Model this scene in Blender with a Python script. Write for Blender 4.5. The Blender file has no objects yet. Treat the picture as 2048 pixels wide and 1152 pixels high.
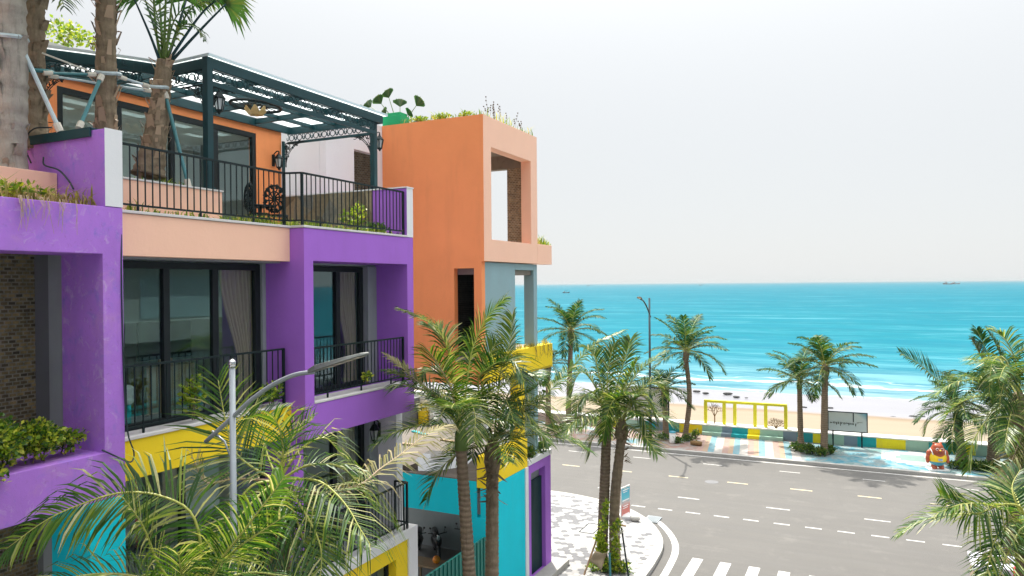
import bpy, bmesh, math, random
from mathutils import Vector, Matrix
R = math.radians
scn = bpy.context.scene
COL = scn.collection
random.seed(7)

# ------------------------------------------------------------------ camera
cam_d = bpy.data.cameras.new('camera')
cam = bpy.data.objects.new('camera', cam_d)
COL.objects.link(cam)
FPX, YAW, PITCH, ROLL, EYE = 1480.0, R(25.7), R(-.285), R(.468), 10.0
_f = Vector((-math.sin(YAW)*math.cos(PITCH), math.cos(YAW)*math.cos(PITCH), math.sin(PITCH)))
_r = Vector((math.cos(YAW), math.sin(YAW), 0))
_u = _r.cross(_f)
CR = _r*math.cos(ROLL) - _u*math.sin(ROLL)
CU = _r*math.sin(ROLL) + _u*math.cos(ROLL)
CF = _f
cam.matrix_world = Matrix(((CR.x, CU.x, -CF.x, 0), (CR.y, CU.y, -CF.y, 0), (CR.z, CU.z, -CF.z, EYE), (0, 0, 0, 1)))
cam_d.sensor_width = 36.0
cam_d.lens = FPX*36.0/2048
cam_d.clip_start = .1
cam_d.clip_end = 60000
scn.camera = cam

# ------------------------------------------------------------------ sky, sun, exposure
SUN_EL, SUN_AZ = 56.0, math.atan2(-.585, .81)      # azimuth from +Y towards +X
w = bpy.data.worlds.new('World')
scn.world = w
w.use_nodes = True
nt = w.node_tree
nt.nodes.clear()
sky = nt.nodes.new('ShaderNodeTexSky')
sky.sky_type = 'NISHITA'
sky.sun_disc = False
sky.sun_elevation = R(SUN_EL)
sky.sun_rotation = SUN_AZ
sky.air_density = 1.0
sky.dust_density = 1.5
sky.ozone_density = 1.0
mixw = nt.nodes.new('ShaderNodeMix')
mixw.data_type = 'RGBA'
mixw.inputs[0].default_value = .95
# bright even haze of a humid noon: as under an overcast sky the zenith is brighter than the horizon
geo_w = nt.nodes.new('ShaderNodeTexCoord')
sep_w = nt.nodes.new('ShaderNodeSeparateXYZ')
nt.links.new(geo_w.outputs['Generated'], sep_w.inputs[0])
pw = nt.nodes.new('ShaderNodeMath'); pw.operation = 'POWER'; pw.use_clamp = True; pw.inputs[1].default_value = 3.2
nt.links.new(sep_w.outputs[2], pw.inputs[0])
rmp = nt.nodes.new('ShaderNodeMix'); rmp.data_type = 'RGBA'
rmp.inputs[6].default_value = (2.70, 2.76, 2.79, 1); rmp.inputs[7].default_value = (20.0, 20.2, 20.3, 1)
nt.links.new(pw.outputs[0], rmp.inputs[0])
# sky shaped to be brighter seaward and dimmer landward, darkening walls that face inland
asy = nt.nodes.new('ShaderNodeMath'); asy.operation = 'MULTIPLY_ADD'; asy.inputs[1].default_value = .34; asy.inputs[2].default_value = 1.0
nt.links.new(sep_w.outputs[1], asy.inputs[0])
asm = nt.nodes.new('ShaderNodeVectorMath'); asm.operation = 'SCALE'
nt.links.new(rmp.outputs[2], asm.inputs[0]); nt.links.new(asy.outputs[0], asm.inputs['Scale'])
nt.links.new(asm.outputs[0], mixw.inputs[7])
bg = nt.nodes.new('ShaderNodeBackground')
bg.inputs[1].default_value = .10
wo = nt.nodes.new('ShaderNodeOutputWorld')
nt.links.new(sky.outputs[0], mixw.inputs[6])
nt.links.new(mixw.outputs[2], bg.inputs[0])
nt.links.new(bg.outputs[0], wo.inputs[0])

sd = bpy.data.lights.new('sun', 'SUN')
sd.energy = 3.1
sd.angle = R(.6)
sd.color = (1, .95, .86)
sun = bpy.data.objects.new('sun', sd)
COL.objects.link(sun)
_sd = Vector((-math.sin(SUN_AZ)*math.cos(R(SUN_EL)), -math.cos(SUN_AZ)*math.cos(R(SUN_EL)), -math.sin(R(SUN_EL))))
sun.rotation_euler = _sd.to_track_quat('-Z', 'Y').to_euler()
sun.location = (-20, 30, 40)

vs = scn.view_settings
vs.view_transform = 'Standard'
vs.look = 'None'
vs.exposure = 1.2
vs.gamma = 1
vs.use_curve_mapping = False
cy = scn.cycles
cy.max_bounces = 7
cy.diffuse_bounces = 4
cy.transparent_max_bounces = 12
cy.use_denoising = True

# ------------------------------------------------------------------ pixel -> point helper (2048 x 1152 photo frame)
def ray(x, y): return CR*((x-1024)/FPX) - CU*((y-576)/FPX) + CF
def at(x, y, t): return Vector((0, 0, EYE)) + ray(x, y)*t
def at_x(x, y, X): r = ray(x, y); return Vector((0, 0, EYE)) + r*(X/r.x)
def at_y(x, y, Y): r = ray(x, y); return Vector((0, 0, EYE)) + r*(Y/r.y)
def at_z(x, y, Z): r = ray(x, y); return Vector((0, 0, EYE)) + r*((Z-EYE)/r.z)
def depth_of(p): return (Vector(p)-Vector((0, 0, EYE))).dot(CF)

# ------------------------------------------------------------------ materials
MATS = {}
class NT:
    def __init__(s, m): s.t = m.node_tree; s.n = s.t.nodes; s.l = s.t.links
    def new(s, k, **kw):
        n = s.n.new(k)
        for a, b in kw.items(): setattr(n, a, b)
        return n
    def link(s, a, b): s.l.new(a, b)
    def noise(s, scale, detail=4, rough=.55, co=None, vscale=None, dist=0):
        n = s.new('ShaderNodeTexNoise')
        n.inputs['Scale'].default_value = scale
        n.inputs['Detail'].default_value = detail
        n.inputs['Roughness'].default_value = rough
        n.inputs['Distortion'].default_value = dist
        if co is None: co = s.new('ShaderNodeNewGeometry').outputs['Position']
        if vscale:
            mp = s.new('ShaderNodeMapping'); mp.inputs['Scale'].default_value = vscale
            s.link(co, mp.inputs[0]); co = mp.outputs[0]
        s.link(co, n.inputs['Vector'])
        return n.outputs['Fac']
    def ramp(s, fac, stops, interp='LINEAR'):
        n = s.new('ShaderNodeValToRGB'); e = n.color_ramp.elements
        n.color_ramp.interpolation = interp
        while len(e) > 1: e.remove(e[-1])
        e[0].position = stops[0][0]; e[0].color = tuple(stops[0][1]) + ((1,) if len(stops[0][1]) == 3 else ())
        for p, c in stops[1:]:
            k = e.new(p); k.color = tuple(c) + ((1,) if len(c) == 3 else ())
        s.link(fac, n.inputs[0])
        return n.outputs[0]
    def mix(s, f, a, b, mode='MIX'):
        n = s.new('ShaderNodeMix', data_type='RGBA', blend_type=mode)
        for sock, v in ((n.inputs[0], f), (n.inputs[6], a), (n.inputs[7], b)):
            if hasattr(v, 'is_linked'): s.link(v, sock)
            elif isinstance(v, (int, float)): sock.default_value = v
            else: sock.default_value = tuple(v) + ((1,) if len(v) == 3 else ())
        return n.outputs[2]
    def math(s, op, a, b=0):
        n = s.new('ShaderNodeMath', operation=op)
        for sock, v in zip(n.inputs, (a, b)):
            if hasattr(v, 'is_linked'): s.link(v, sock)
            else: sock.default_value = v
        return n.outputs[0]
    def bump(s, h, strength, dist=.01, prev=None):
        n = s.new('ShaderNodeBump'); n.inputs['Strength'].default_value = strength; n.inputs['Distance'].default_value = dist
        s.link(h, n.inputs['Height'])
        if prev is not None: s.link(prev, n.inputs['Normal'])
        return n.outputs[0]

def base_mat(name):
    m = bpy.data.materials.new(name); m.use_nodes = True
    k = NT(m); b = k.n['Principled BSDF']
    MATS[name] = m
    return m, k, b
def mul(c, f): return tuple(min(1, x*f) for x in c)

def paint(name, c, rough=.75, mott=.14, stain=.18, stain_c=(.2, .17, .16), bump=.35, blotch=None):
    m, k, b = base_mat(name)
    n1 = k.noise(1.3, 5, .6)
    col = k.mix(n1, mul(c, 1-mott), mul(c, 1+mott))
    n2 = k.noise(1, 6, .65, vscale=(2.2, 2.2, .35))
    sf = k.ramp(n2, [(.52, (0, 0, 0)), (.8, (1, 1, 1))])
    col = k.mix(k.math('MULTIPLY', sf, stain), col, stain_c)
    if blotch:
        for cc, sc, lo, amt in blotch:
            f = k.ramp(k.noise(sc, 7, .7, dist=.6), [(lo, (0, 0, 0)), (lo+.16, (1, 1, 1))])
            col = k.mix(k.math('MULTIPLY', f, amt), col, cc)
    n3 = k.ramp(k.noise(1, 7, .7, vscale=(5, 5, .5)), [(.57, (0, 0, 0)), (.72, (1, 1, 1))])
    col = k.mix(k.math('MULTIPLY', n3, stain*.8), col, mul(c, .62))
    n4 = k.ramp(k.noise(.7, 3, .5, dist=.4), [(.42, (0, 0, 0)), (.5, (1, 1, 1)), (.58, (0, 0, 0))])
    col = k.mix(k.math('MULTIPLY', n4, mott*.6), col, mul(c, 1.22))
    k.link(col, b.inputs['Base Color'])
    b.inputs['Roughness'].default_value = rough
    b.inputs['Specular IOR Level'].default_value = .3
    h = k.noise(90, 3, .6); h2 = k.noise(9, 4, .6)
    k.link(k.bump(k.math('ADD', h, k.math('MULTIPLY', h2, 2.0)), bump, .006), b.inputs['Normal'])
    return m
def simple(name, c, rough=.5, metal=0, var=.12, scale=6, bump=.0, bscale=60, spec=.5):
    m, k, b = base_mat(name)
    col = k.mix(k.noise(scale, 5, .6), mul(c, 1-var), mul(c, 1+var))
    k.link(col, b.inputs['Base Color'])
    b.inputs['Roughness'].default_value = rough
    b.inputs['Metallic'].default_value = metal
    b.inputs['Specular IOR Level'].default_value = spec
    if bump: k.link(k.bump(k.noise(bscale, 4, .6), bump, .01), b.inputs['Normal'])
    return m

PURPLE = (.385, .145, .63); PEACH_LIT = (.96, .58, .42); ORANGE_SHADED = (.93, .315, .115); YELLOW = (.95, .68, .02); CYAN = (.0, .60, .72)
paint('purple_paint', PURPLE, mott=.09, stain=.16, stain_c=(.22, .12, .30))
paint('old_purple_paint', (.42, .18, .66), mott=.18, stain=.3, stain_c=(.25, .2, .4),
      blotch=[((.50, .26, .56), 2.3, .53, .5), ((.18, .17, .58), 3.1, .54, .6), ((.62, .50, .68), 5.0, .56, .55), ((.2, .1, .3), 14, .58, .6), ((.12, .10, .2), 30, .62, .5)])
paint('peach_lit_paint', PEACH_LIT, stain=.05, mott=.05, stain_c=(.5, .3, .2))  # lighter copy of the wall orange: light on street fronts put into the colour
paint('orange_shaded_paint', ORANGE_SHADED, stain=.20, mott=.08, stain_c=(.4, .16, .07))  # deeper copy for side and sheltered walls, their shade put into the colour
paint('yellow_paint', YELLOW, stain=.10, mott=.06, stain_c=(.5, .33, .08))
paint('cyan_paint', CYAN, stain=.14, mott=.1, stain_c=(.1, .5, .55))
paint('blue_grey_paint', (.27, .40, .43), stain=.2, mott=.1, stain_c=(.2, .55, .6))
paint('white_paint', (.78, .78, .79), stain=.10, mott=.04, stain_c=(.5, .48, .46))
paint('grey_render', (.30, .33, .34), stain=.3, mott=.15)
paint('dark_grey_render', (.16, .17, .18), stain=.2, mott=.15)
paint('room_plaster', (.74, .74, .71), stain=.0, mott=.05)
paint('coping_stone', (.66, .64, .62), stain=.35, mott=.12, stain_c=(.3, .27, .24))
paint('bare_concrete', (.24, .21, .175), stain=.5, mott=.25, stain_c=(.12, .10, .08), blotch=[((.32, .28, .23), 1.1, .5, .6), ((.13, .1, .08), 2.2, .58, .6)])
paint('far_wall', (.36, .42, .40), mott=.1)
paint('teal_paint', (.02, .34, .38), stain=.1)
simple('dark_green_metal', (.010, .048, .056), .5, .0, .25, 3, spec=.3)
simple('teal_sheet', (.01, .16, .13), .5, .0, .25, 3)
simple('green_black_metal', (.008, .018, .020), .55, .0, .3, 4, spec=.25)
simple('window_frame_metal', (.014, .020, .022), .5, .0, .2, 3, spec=.25)
simple('roof_sheet', (.62, .74, .78), .25, .0, .08, 2)
simple('green_plastic', (.0, .36, .13), .5, 0, .15, 3)
simple('lamp_grey', (.30, .33, .35), .5, .5, .12, 5)
simple('lamp_dark', (.05, .08, .09), .45, .3, .2, 5)
simple('led_lens', (.74, .66, .48), .3, 0, .2, 30)
simple('wood_board', (.33, .22, .13), .7, 0, .3, 12, .3)
simple('curtain_cloth', (.58, .44, .30), .9, 0, .12, 10)
simple('white_cloth', (.78, .80, .82), .9, 0, .06, 6)
simple('black_plastic', (.012, .013, .015), .35, 0, .3, 6)
simple('black_screen', (.010, .02, .024), .08, 0, .1, 3)
simple('red_plastic', (.55, .03, .03), .5, 0, .2, 8)
simple('orange_plastic', (.85, .25, .01), .5, 0, .2, 8)
simple('chrome', (.6, .6, .6), .2, 1, .1, 8)
simple('rubber_hose', (.012, .03, .035), .5, 0, .3, 8)
simple('pale_pipe', (.46, .55, .58), .5, 0, .3, 8)
simple('teal_pipe', (.05, .20, .22), .5, 0, .3, 8)
simple('rope_wrap', (.62, .58, .50), .9, 0, .2, 20)
simple('burlap', (.36, .28, .18), .95, 0, .3, 9, .6, 120)
simple('soil', (.10, .07, .045), .95, 0, .4, 6, .6, 30)
simple('rock_dark', (.05, .05, .05), .85, 0, .4, 8, .8, 12)

# glass: mirror-like reflection over a clear tinted pane
def glass(name, tint, refl):
    m, k, b = base_mat(name)
    k.n.remove(b)
    o = k.n['Material Output']
    tr = k.new('ShaderNodeBsdfTransparent'); tr.inputs[0].default_value = tint + (1,)
    gl = k.new('ShaderNodeBsdfGlossy'); gl.inputs['Roughness'].default_value = .015
    gl.inputs['Color'].default_value = (.66, .86, .86, 1)
    fr = k.new('ShaderNodeFresnel'); fr.inputs[0].default_value = 1.5
    f = k.math('MULTIPLY', k.math('ADD', k.math('MULTIPLY', fr.outputs[0], .8), refl), k.math('SUBTRACT', 1, k.new('ShaderNodeNewGeometry').outputs['Backfacing']))
    mx = k.new('ShaderNodeMixShader')
    k.link(f, mx.inputs[0]); k.link(tr.outputs[0], mx.inputs[1]); k.link(gl.outputs[0], mx.inputs[2])
    k.link(mx.outputs[0], o.inputs[0])
glass('window_glass', (.84, .91, .89), .10)

# asphalt, sand, sea, stone ...
m, k, b = base_mat('asphalt')
col = k.mix(k.noise(.35, 6, .6), (.077, .0735, .0685), (.115, .109, .101))
streak = k.ramp(k.noise(1, 6, .65, vscale=(.05, 1.6, 1)), [(.45, (0, 0, 0)), (.75, (1, 1, 1))])
col = k.mix(k.math('MULTIPLY', streak, .4), col, (.10, .098, .095))
dust = k.ramp(k.noise(.8, 7, .7), [(.55, (0, 0, 0)), (.8, (1, 1, 1))])
col = k.mix(k.math('MULTIPLY', dust, .4), col, (.22, .205, .185))
px_ = k.new('ShaderNodeSeparateXYZ'); k.link(k.new('ShaderNodeNewGeometry').outputs['Position'], px_.inputs[0])
trk = k.ramp(k.noise(1, 5, .6, vscale=(.03, .95, 1), dist=.3), [(.46, (0, 0, 0)), (.54, (1, 1, 1)), (.6, (0, 0, 0))])
col = k.mix(k.math('MULTIPLY', trk, .30), col, (.075, .072, .07))
stn = k.ramp(k.noise(.55, 6, .75, dist=.8), [(.60, (0, 0, 0)), (.72, (1, 1, 1))])
col = k.mix(k.math('MULTIPLY', stn, .35), col, (.07, .068, .065))
crk = k.new('ShaderNodeTexVoronoi'); crk.feature = 'DISTANCE_TO_EDGE'; crk.inputs['Scale'].default_value = .33; crk.inputs['Randomness'].default_value = 1
mpc = k.new('ShaderNodeVectorMath'); mpc.operation = 'ADD'
nzc = k.new('ShaderNodeTexNoise'); nzc.inputs['Scale'].default_value = 1.5; nzc.inputs['Detail'].default_value = 5
k.link(k.new('ShaderNodeNewGeometry').outputs['Position'], mpc.inputs[0]); k.link(nzc.outputs['Color'], mpc.inputs[1]); k.link(mpc.outputs[0], crk.inputs['Vector'])
col = k.mix(k.math('MULTIPLY', k.ramp(crk.outputs['Distance'], [(0, (1, 1, 1)), (.012, (0, 0, 0))]), .10), col, (.05, .05, .05))
col = k.mix(.12, col, k.ramp(k.noise(60, 2, .7), [(.3, (.02, .02, .02)), (.7, (.5, .48, .45))]))
k.link(col, b.inputs['Base Color']); b.inputs['Roughness'].default_value = .88
k.link(k.bump(k.noise(40, 3, .7), .15, .004), b.inputs['Normal'])

def worn_line(name, c):
    m, k, b = base_mat(name)
    f = k.ramp(k.noise(5, 7, .8), [(.36, (1, 1, 1)), (.50, (0, 0, 0))])
    k.link(k.mix(k.math('MULTIPLY', f, .75), c, (.24, .23, .22)), b.inputs['Base Color'])
    b.inputs['Roughness'].default_value = .7
worn_line('white_line_paint', (.52, .51, .49)); worn_line('yellow_line_paint', (.60, .51, .32))
simple('kerb_stone', (.40, .39, .365), .8, 0, .2, 4, .3, 40)
simple('tile_pale', (.365, .36, .35), .75, 0, .14, 2.5, .2, 60)
simple('tile_light', (.315, .31, .305), .75, 0, .16, 2.5, .2, 60)
simple('tile_grey', (.145, .145, .152), .75, 0, .2, 2.5, .2, 60)
simple('floor_concrete', (.20, .195, .19), .8, 0, .3, 1.2, .2, 40)

m, k, b = base_mat('sand')
pos = k.new('ShaderNodeNewGeometry').outputs['Position']
sx = k.new('ShaderNodeSeparateXYZ'); k.link(pos, sx.inputs[0])
edge = k.math('ADD', sx.outputs[1], k.math('MULTIPLY', k.math('SUBTRACT', k.noise(.25, 5, .6), .5), 2.4))
fw = k.ramp(k.math('DIVIDE', k.math('SUBTRACT', edge, 60), 12), [(.45, (0, 0, 0)), (.62, (1, 1, 1))])
dry = k.mix(k.noise(.5, 6, .65, vscale=(.35, 1.4, 1)), (.275, .225, .16), (.21, .17, .12))
dry = k.mix(k.math('MULTIPLY', k.ramp(k.noise(4, 5, .7), [(.5, (0, 0, 0)), (.75, (1, 1, 1))]), .25), dry, (.30, .21, .13))
damp = k.ramp(k.math('DIVIDE', k.math('SUBTRACT', edge, 60), 12), [(.30, (1, 1, 1)), (.5, (.72, .62, .50))])
dry = k.mix(1.0, dry, damp, 'MULTIPLY')
wet = k.mix(k.noise(.3, 5, .6, vscale=(.25, 1.2, 1)), (.215, .213, .235), (.265, .265, .29))  # pale lilac puts the sky's reflection into the wet sand's colour
k.link(k.mix(fw, dry, wet), b.inputs['Base Color'])
rr = k.ramp(fw, [(0, (.95, .95, .95)), (1, (.32, .32, .32))]); k.link(rr, b.inputs['Roughness'])
k.link(k.bump(k.noise(3, 5, .65), .35, .04), b.inputs['Normal'])

m, k, b = base_mat('sea_water')
pos = k.new('ShaderNodeNewGeometry').outputs['Position']
sx = k.new('ShaderNodeSeparateXYZ'); k.link(pos, sx.inputs[0])
dist = k.math('ADD', k.math('SUBTRACT', sx.outputs[1], 74), k.math('MULTIPLY', k.math('SUBTRACT', k.noise(.06, 5, .6), .5), 26))
col = k.ramp(k.math('DIVIDE', dist, 400), [(0, (.25, .32, .34)), (.04, (.13, .28, .32)), (.11, (.026, .190, .235)), (.22, (.003, .150, .193)), (1, (.0, .125, .172))])
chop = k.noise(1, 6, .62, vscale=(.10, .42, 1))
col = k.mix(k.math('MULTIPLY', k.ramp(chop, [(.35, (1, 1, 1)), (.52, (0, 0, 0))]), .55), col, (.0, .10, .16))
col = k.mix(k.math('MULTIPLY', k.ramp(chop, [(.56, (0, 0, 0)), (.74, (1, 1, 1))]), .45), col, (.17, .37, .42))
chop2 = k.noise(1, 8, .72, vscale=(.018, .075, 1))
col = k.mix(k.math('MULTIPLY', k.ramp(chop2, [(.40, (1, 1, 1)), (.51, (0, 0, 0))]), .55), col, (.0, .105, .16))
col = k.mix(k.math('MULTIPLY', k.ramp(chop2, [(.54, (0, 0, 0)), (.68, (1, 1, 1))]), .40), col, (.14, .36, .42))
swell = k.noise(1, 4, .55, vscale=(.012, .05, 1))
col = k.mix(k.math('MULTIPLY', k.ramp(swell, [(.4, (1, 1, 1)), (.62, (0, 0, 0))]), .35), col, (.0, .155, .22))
# surf: broken white lines parallel to the shore
sy = k.math('ADD', sx.outputs[1], k.math('MULTIPLY', k.math('SUBTRACT', k.noise(.09, 4, .6), .5), 11))
fo = None
for y0, wd, amt in ((76.3, .8, .7), (79.5, .4, .30), (87.5, .9, .55), (91.0, .35, .2)):
    g = k.math('DIVIDE', k.math('ABSOLUTE', k.math('SUBTRACT', sy, y0)), wd)
    g = k.math('MAXIMUM', k.math('SUBTRACT', 1, g), 0)
    g = k.math('MULTIPLY', g, amt)
    fo = g if fo is None else k.math('MAXIMUM', fo, g)
br = k.ramp(k.noise(.55, 7, .75, vscale=(.5, 1.5, 1)), [(.36, (0, 0, 0)), (.58, (1, 1, 1))])
fo = k.math('MINIMUM', k.math('MULTIPLY', k.math('MULTIPLY', fo, br), 1.9), 1)
col = k.mix(fo, col, (.86, .88, .89))
k.link(col, b.inputs['Base Color'])
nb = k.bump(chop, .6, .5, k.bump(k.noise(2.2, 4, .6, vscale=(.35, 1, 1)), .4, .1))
df = k.new('ShaderNodeBsdfDiffuse'); k.link(col, df.inputs[0]); k.link(nb, df.inputs['Normal'])
gl = k.new('ShaderNodeBsdfGlossy'); gl.inputs['Roughness'].default_value = .25; k.link(nb, gl.inputs['Normal'])
mx = k.new('ShaderNodeMixShader'); mx.inputs[0].default_value = .07
k.link(df.outputs[0], mx.inputs[1]); k.link(gl.outputs[0], mx.inputs[2]); k.link(mx.outputs[0], k.n['Material Output'].inputs[0]); k.n.remove(b)

def brick_mat(name, c1, c2, mortar, sc=1.0, axis='Y'):
    m, k, b = base_mat(name)
    pos = k.new('ShaderNodeNewGeometry').outputs['Position']
    s = k.new('ShaderNodeSeparateXYZ'); k.link(pos, s.inputs[0])
    c = k.new('ShaderNodeCombineXYZ')
    k.link(s.outputs[{'X': 0, 'Y': 1}[axis]], c.inputs[0]); k.link(s.outputs[2], c.inputs[1])
    br = k.new('ShaderNodeTexBrick')
    k.link(c.outputs[0], br.inputs['Vector'])
    br.inputs['Color1'].default_value = c1 + (1,); br.inputs['Color2'].default_value = c2 + (1,); br.inputs['Mortar'].default_value = mortar + (1,)
    br.inputs['Scale'].default_value = 1; br.inputs['Brick Width'].default_value = .11*sc; br.inputs['Row Height'].default_value = .058*sc
    br.inputs['Mortar Size'].default_value = .010; br.inputs['Bias'].default_value = 0
    col = k.mix(.6, br.outputs[0], k.ramp(k.noise(9, 5, .7), [(.3, (.25, .25, .25)), (.7, (1.3, 1.3, 1.3))]), 'MULTIPLY')
    k.link(col, b.inputs['Base Color']); b.inputs['Roughness'].default_value = .9
    k.link(k.bump(k.math('ADD', k.math('MULTIPLY', br.outputs['Fac'], -1.5), k.noise(60, 3, .6)), .8, .012), b.inputs['Normal'])
paint('shaded_concrete', (.13, .11, .092), stain=.5, mott=.25, stain_c=(.06, .05, .04), blotch=[((.22, .19, .155), 1.1, .5, .6), ((.06, .05, .04), 2.2, .58, .6)])  # blotchy slab concrete, darkened throughout to put the tower's shade into the colour
brick_mat('bare_brick', (.34, .25, .11), (.06, .05, .03), (.26, .24, .18), 1, 'Y')
brick_mat('bare_brick_side', (.40, .30, .17), (.20, .14, .08), (.42, .38, .30), 1, 'X')
brick_mat('shaded_brick', (.045, .045, .045), (.022, .022, .022), (.07, .07, .068), 1, 'X')  # brick darkened in its colour for the shade inside the tower's narrow opening
m, k, b = base_mat('stone_cladding')
vo = k.new('ShaderNodeTexVoronoi'); vo.inputs['Scale'].default_value = 2.6
mp = k.new('ShaderNodeMapping'); mp.inputs['Scale'].default_value = (1, 1, .8)
k.link(k.new('ShaderNodeNewGeometry').outputs['Position'], mp.inputs[0]); k.link(mp.outputs[0], vo.inputs['Vector'])
sp = k.new('ShaderNodeSeparateColor'); k.link(vo.outputs['Color'], sp.inputs[0])
col = k.ramp(sp.outputs[0], [(0, (.10, .085, .06)), (.35, (.22, .17, .10)), (.7, (.30, .24, .15)), (1, (.16, .16, .14))])
k.link(k.mix(.5, col, k.noise(12, 6, .7), 'OVERLAY'), b.inputs['Base Color']); b.inputs['Roughness'].default_value = .85
k.link(k.bump(k.math('ADD', vo.outputs['Distance'], k.noise(14, 4, .7)), .7, .03), b.inputs['Normal'])

m, k, b = base_mat('puddle_water')
b.inputs['Base Color'].default_value = (.05, .05, .05, 1); b.inputs['Roughness'].default_value = .02; b.inputs['Specular IOR Level'].default_value = 1; b.inputs['IOR'].default_value = 3.2

def M(*names): return [MATS[n] for n in names]

# ------------------------------------------------------------------ mesh helpers
class MB:
    def __init__(s): s.v = []; s.f = []; s.mi = []; s.cur = 0
    def vs(s, pts):
        i = len(s.v); s.v.extend([tuple(p) for p in pts]); return i
    def face(s, *idx): s.f.append(idx); s.mi.append(s.cur)
    def poly(s, pts): i = s.vs(pts); s.face(*range(i, i+len(pts)))
    def box(s, x0, x1, y0, y1, z0, z1):
        if x0 > x1: x0, x1 = x1, x0
        if y0 > y1: y0, y1 = y1, y0
        if z0 > z1: z0, z1 = z1, z0
        i = s.vs([(x0, y0, z0), (x1, y0, z0), (x1, y1, z0), (x0, y1, z0), (x0, y0, z1), (x1, y0, z1), (x1, y1, z1), (x0, y1, z1)])
        for q in ((3, 2, 1, 0), (4, 5, 6, 7), (0, 1, 5, 4), (1, 2, 6, 5), (2, 3, 7, 6), (3, 0, 4, 7)): s.face(*[i+a for a in q])
        return s
    def ring(s, axis, a0, a1, outer, inner):
        """rectangular frame with a hole; axis 'x' (outer = y0,y1,z0,z1) or 'y' (outer = x0,x1,z0,z1)"""
        def P(a, u, v): return (a, u, v) if axis == 'x' else (u, a, v)
        o, n = outer, inner
        c = [(o[0], o[2]), (o[1], o[2]), (o[1], o[3]), (o[0], o[3]), (n[0], n[2]), (n[1], n[2]), (n[1], n[3]), (n[0], n[3])]
        i = s.vs([P(a0, *p) for p in c] + [P(a1, *p) for p in c])
        for q in range(4):
            r = (q+1) % 4
            s.face(i+q, i+r, i+4+r, i+4+q)
            s.face(i+8+r, i+8+q, i+12+q, i+12+r)
            s.face(i+r, i+q, i+8+q, i+8+r)
            s.face(i+4+q, i+4+r, i+12+r, i+12+q)
        return s
    def prism(s, poly, z0, z1):
        n = len(poly)
        i = s.vs([(x, y, z0) for x, y in poly] + [(x, y, z1) for x, y in poly])
        s.face(*[i+n-1-a for a in range(n)]); s.face(*[i+n+a for a in range(n)])
        for a in range(n): bq = (a+1) % n; s.face(i+a, i+bq, i+n+bq, i+n+a)
        return s
    def tube(s, pts, r, n=6, cap=True):
        pts = [Vector(p) for p in pts]; m_ = len(pts)
        rr = r if isinstance(r, (list, tuple)) else [r]*m_
        prev = None; rows = []
        for j, p in enumerate(pts):
            t = (pts[min(j+1, m_-1)] - pts[max(j-1, 0)])
            if t.length < 1e-9: t = Vector((0, 0, 1))
            t.normalize()
            if prev is None:
                a = Vector((0, 0, 1)) if abs(t.z) < .95 else Vector((1, 0, 0))
                u = t.cross(a).normalized()
            else:
                u = (prev - t*prev.dot(t)).normalized()
            prev = u; v = t.cross(u)
            rows.append(s.vs([p + (u*math.cos(2*math.pi*q/n) + v*math.sin(2*math.pi*q/n))*rr[j] for q in range(n)]))
        for a, b_ in zip(rows, rows[1:]):
            for q in range(n): w_ = (q+1) % n; s.face(a+q, a+w_, b_+w_, b_+q)
        if cap:
            s.face(*[rows[0]+n-1-q for q in range(n)]); s.face(*[rows[-1]+q for q in range(n)])
        return s
    def bar(s, p, q, a, b_=None):
        """square bar from p to q, section a x b"""
        p, q = Vector(p), Vector(q); b_ = b_ or a
        t = (q-p).normalized(); up = Vector((0, 0, 1)) if abs(t.z) < .9 else Vector((1, 0, 0))
        u = t.cross(up).normalized(); v = u.cross(t)
        i = s.vs([e + u*sx*a/2 + v*sz*b_/2 for e in (p, q) for sx, sz in ((-1, -1), (1, -1), (1, 1), (-1, 1))])
        for qd in ((3, 2, 1, 0), (4, 5, 6, 7), (0, 1, 5, 4), (1, 2, 6, 5), (2, 3, 7, 6), (3, 0, 4, 7)): s.face(*[i+x for x in qd])
        return s
    def lathe(s, c, prof, n=16, sq=None):
        c = Vector(c); rows = []
        for r_, z in prof:
            rows.append(s.vs([c + Vector((r_*math.cos(2*math.pi*q/n), r_*math.sin(2*math.pi*q/n), z)) for q in range(n)]))
        for a, b_ in zip(rows, rows[1:]):
            for q in range(n): w_ = (q+1) % n; s.face(a+q, a+w_, b_+w_, b_+q)
        s.face(*[rows[0]+n-1-q for q in range(n)]); s.face(*[rows[-1]+q for q in range(n)])
        return s
    def ball(s, c, rx, ry=None, rz=None, n=12, m_=8):
        ry = ry or rx; rz = rz or rx; c = Vector(c)
        rows = []
        for j in range(1, m_):
            a = math.pi*j/m_
            rows.append(s.vs([c + Vector((rx*math.sin(a)*math.cos(2*math.pi*q/n), ry*math.sin(a)*math.sin(2*math.pi*q/n), -rz*math.cos(a))) for q in range(n)]))
        b0 = s.vs([c+Vector((0, 0, -rz)), c+Vector((0, 0, rz))])
        for q in range(n):
            w_ = (q+1) % n
            s.face(b0, rows[0]+w_, rows[0]+q); s.face(b0+1, rows[-1]+q, rows[-1]+w_)
            for a, b_ in zip(rows, rows[1:]): s.face(a+q, a+w_, b_+w_, b_+q)
        return s
    def build(s, name, mats, parent=None, smooth=False, bevel=0, loc=None):
        me = bpy.data.meshes.new(name)
        org = Vector(loc) if loc is not None else Vector((0, 0, 0))
        base = Vector((0, 0, 0))
        q = parent
        while q is not None: base += q.location; q = q.parent
        off = base + org if parent is None else base
        me.from_pydata([(x-off.x, y-off.y, z-off.z) for x, y, z in s.v], [], s.f)
        for m_ in mats: me.materials.append(m_ if not isinstance(m_, str) else MATS[m_])
        if len(mats) > 1: me.polygons.foreach_set('material_index', s.mi)
        if smooth: me.polygons.foreach_set('use_smooth', [True]*len(me.polygons))
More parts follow.
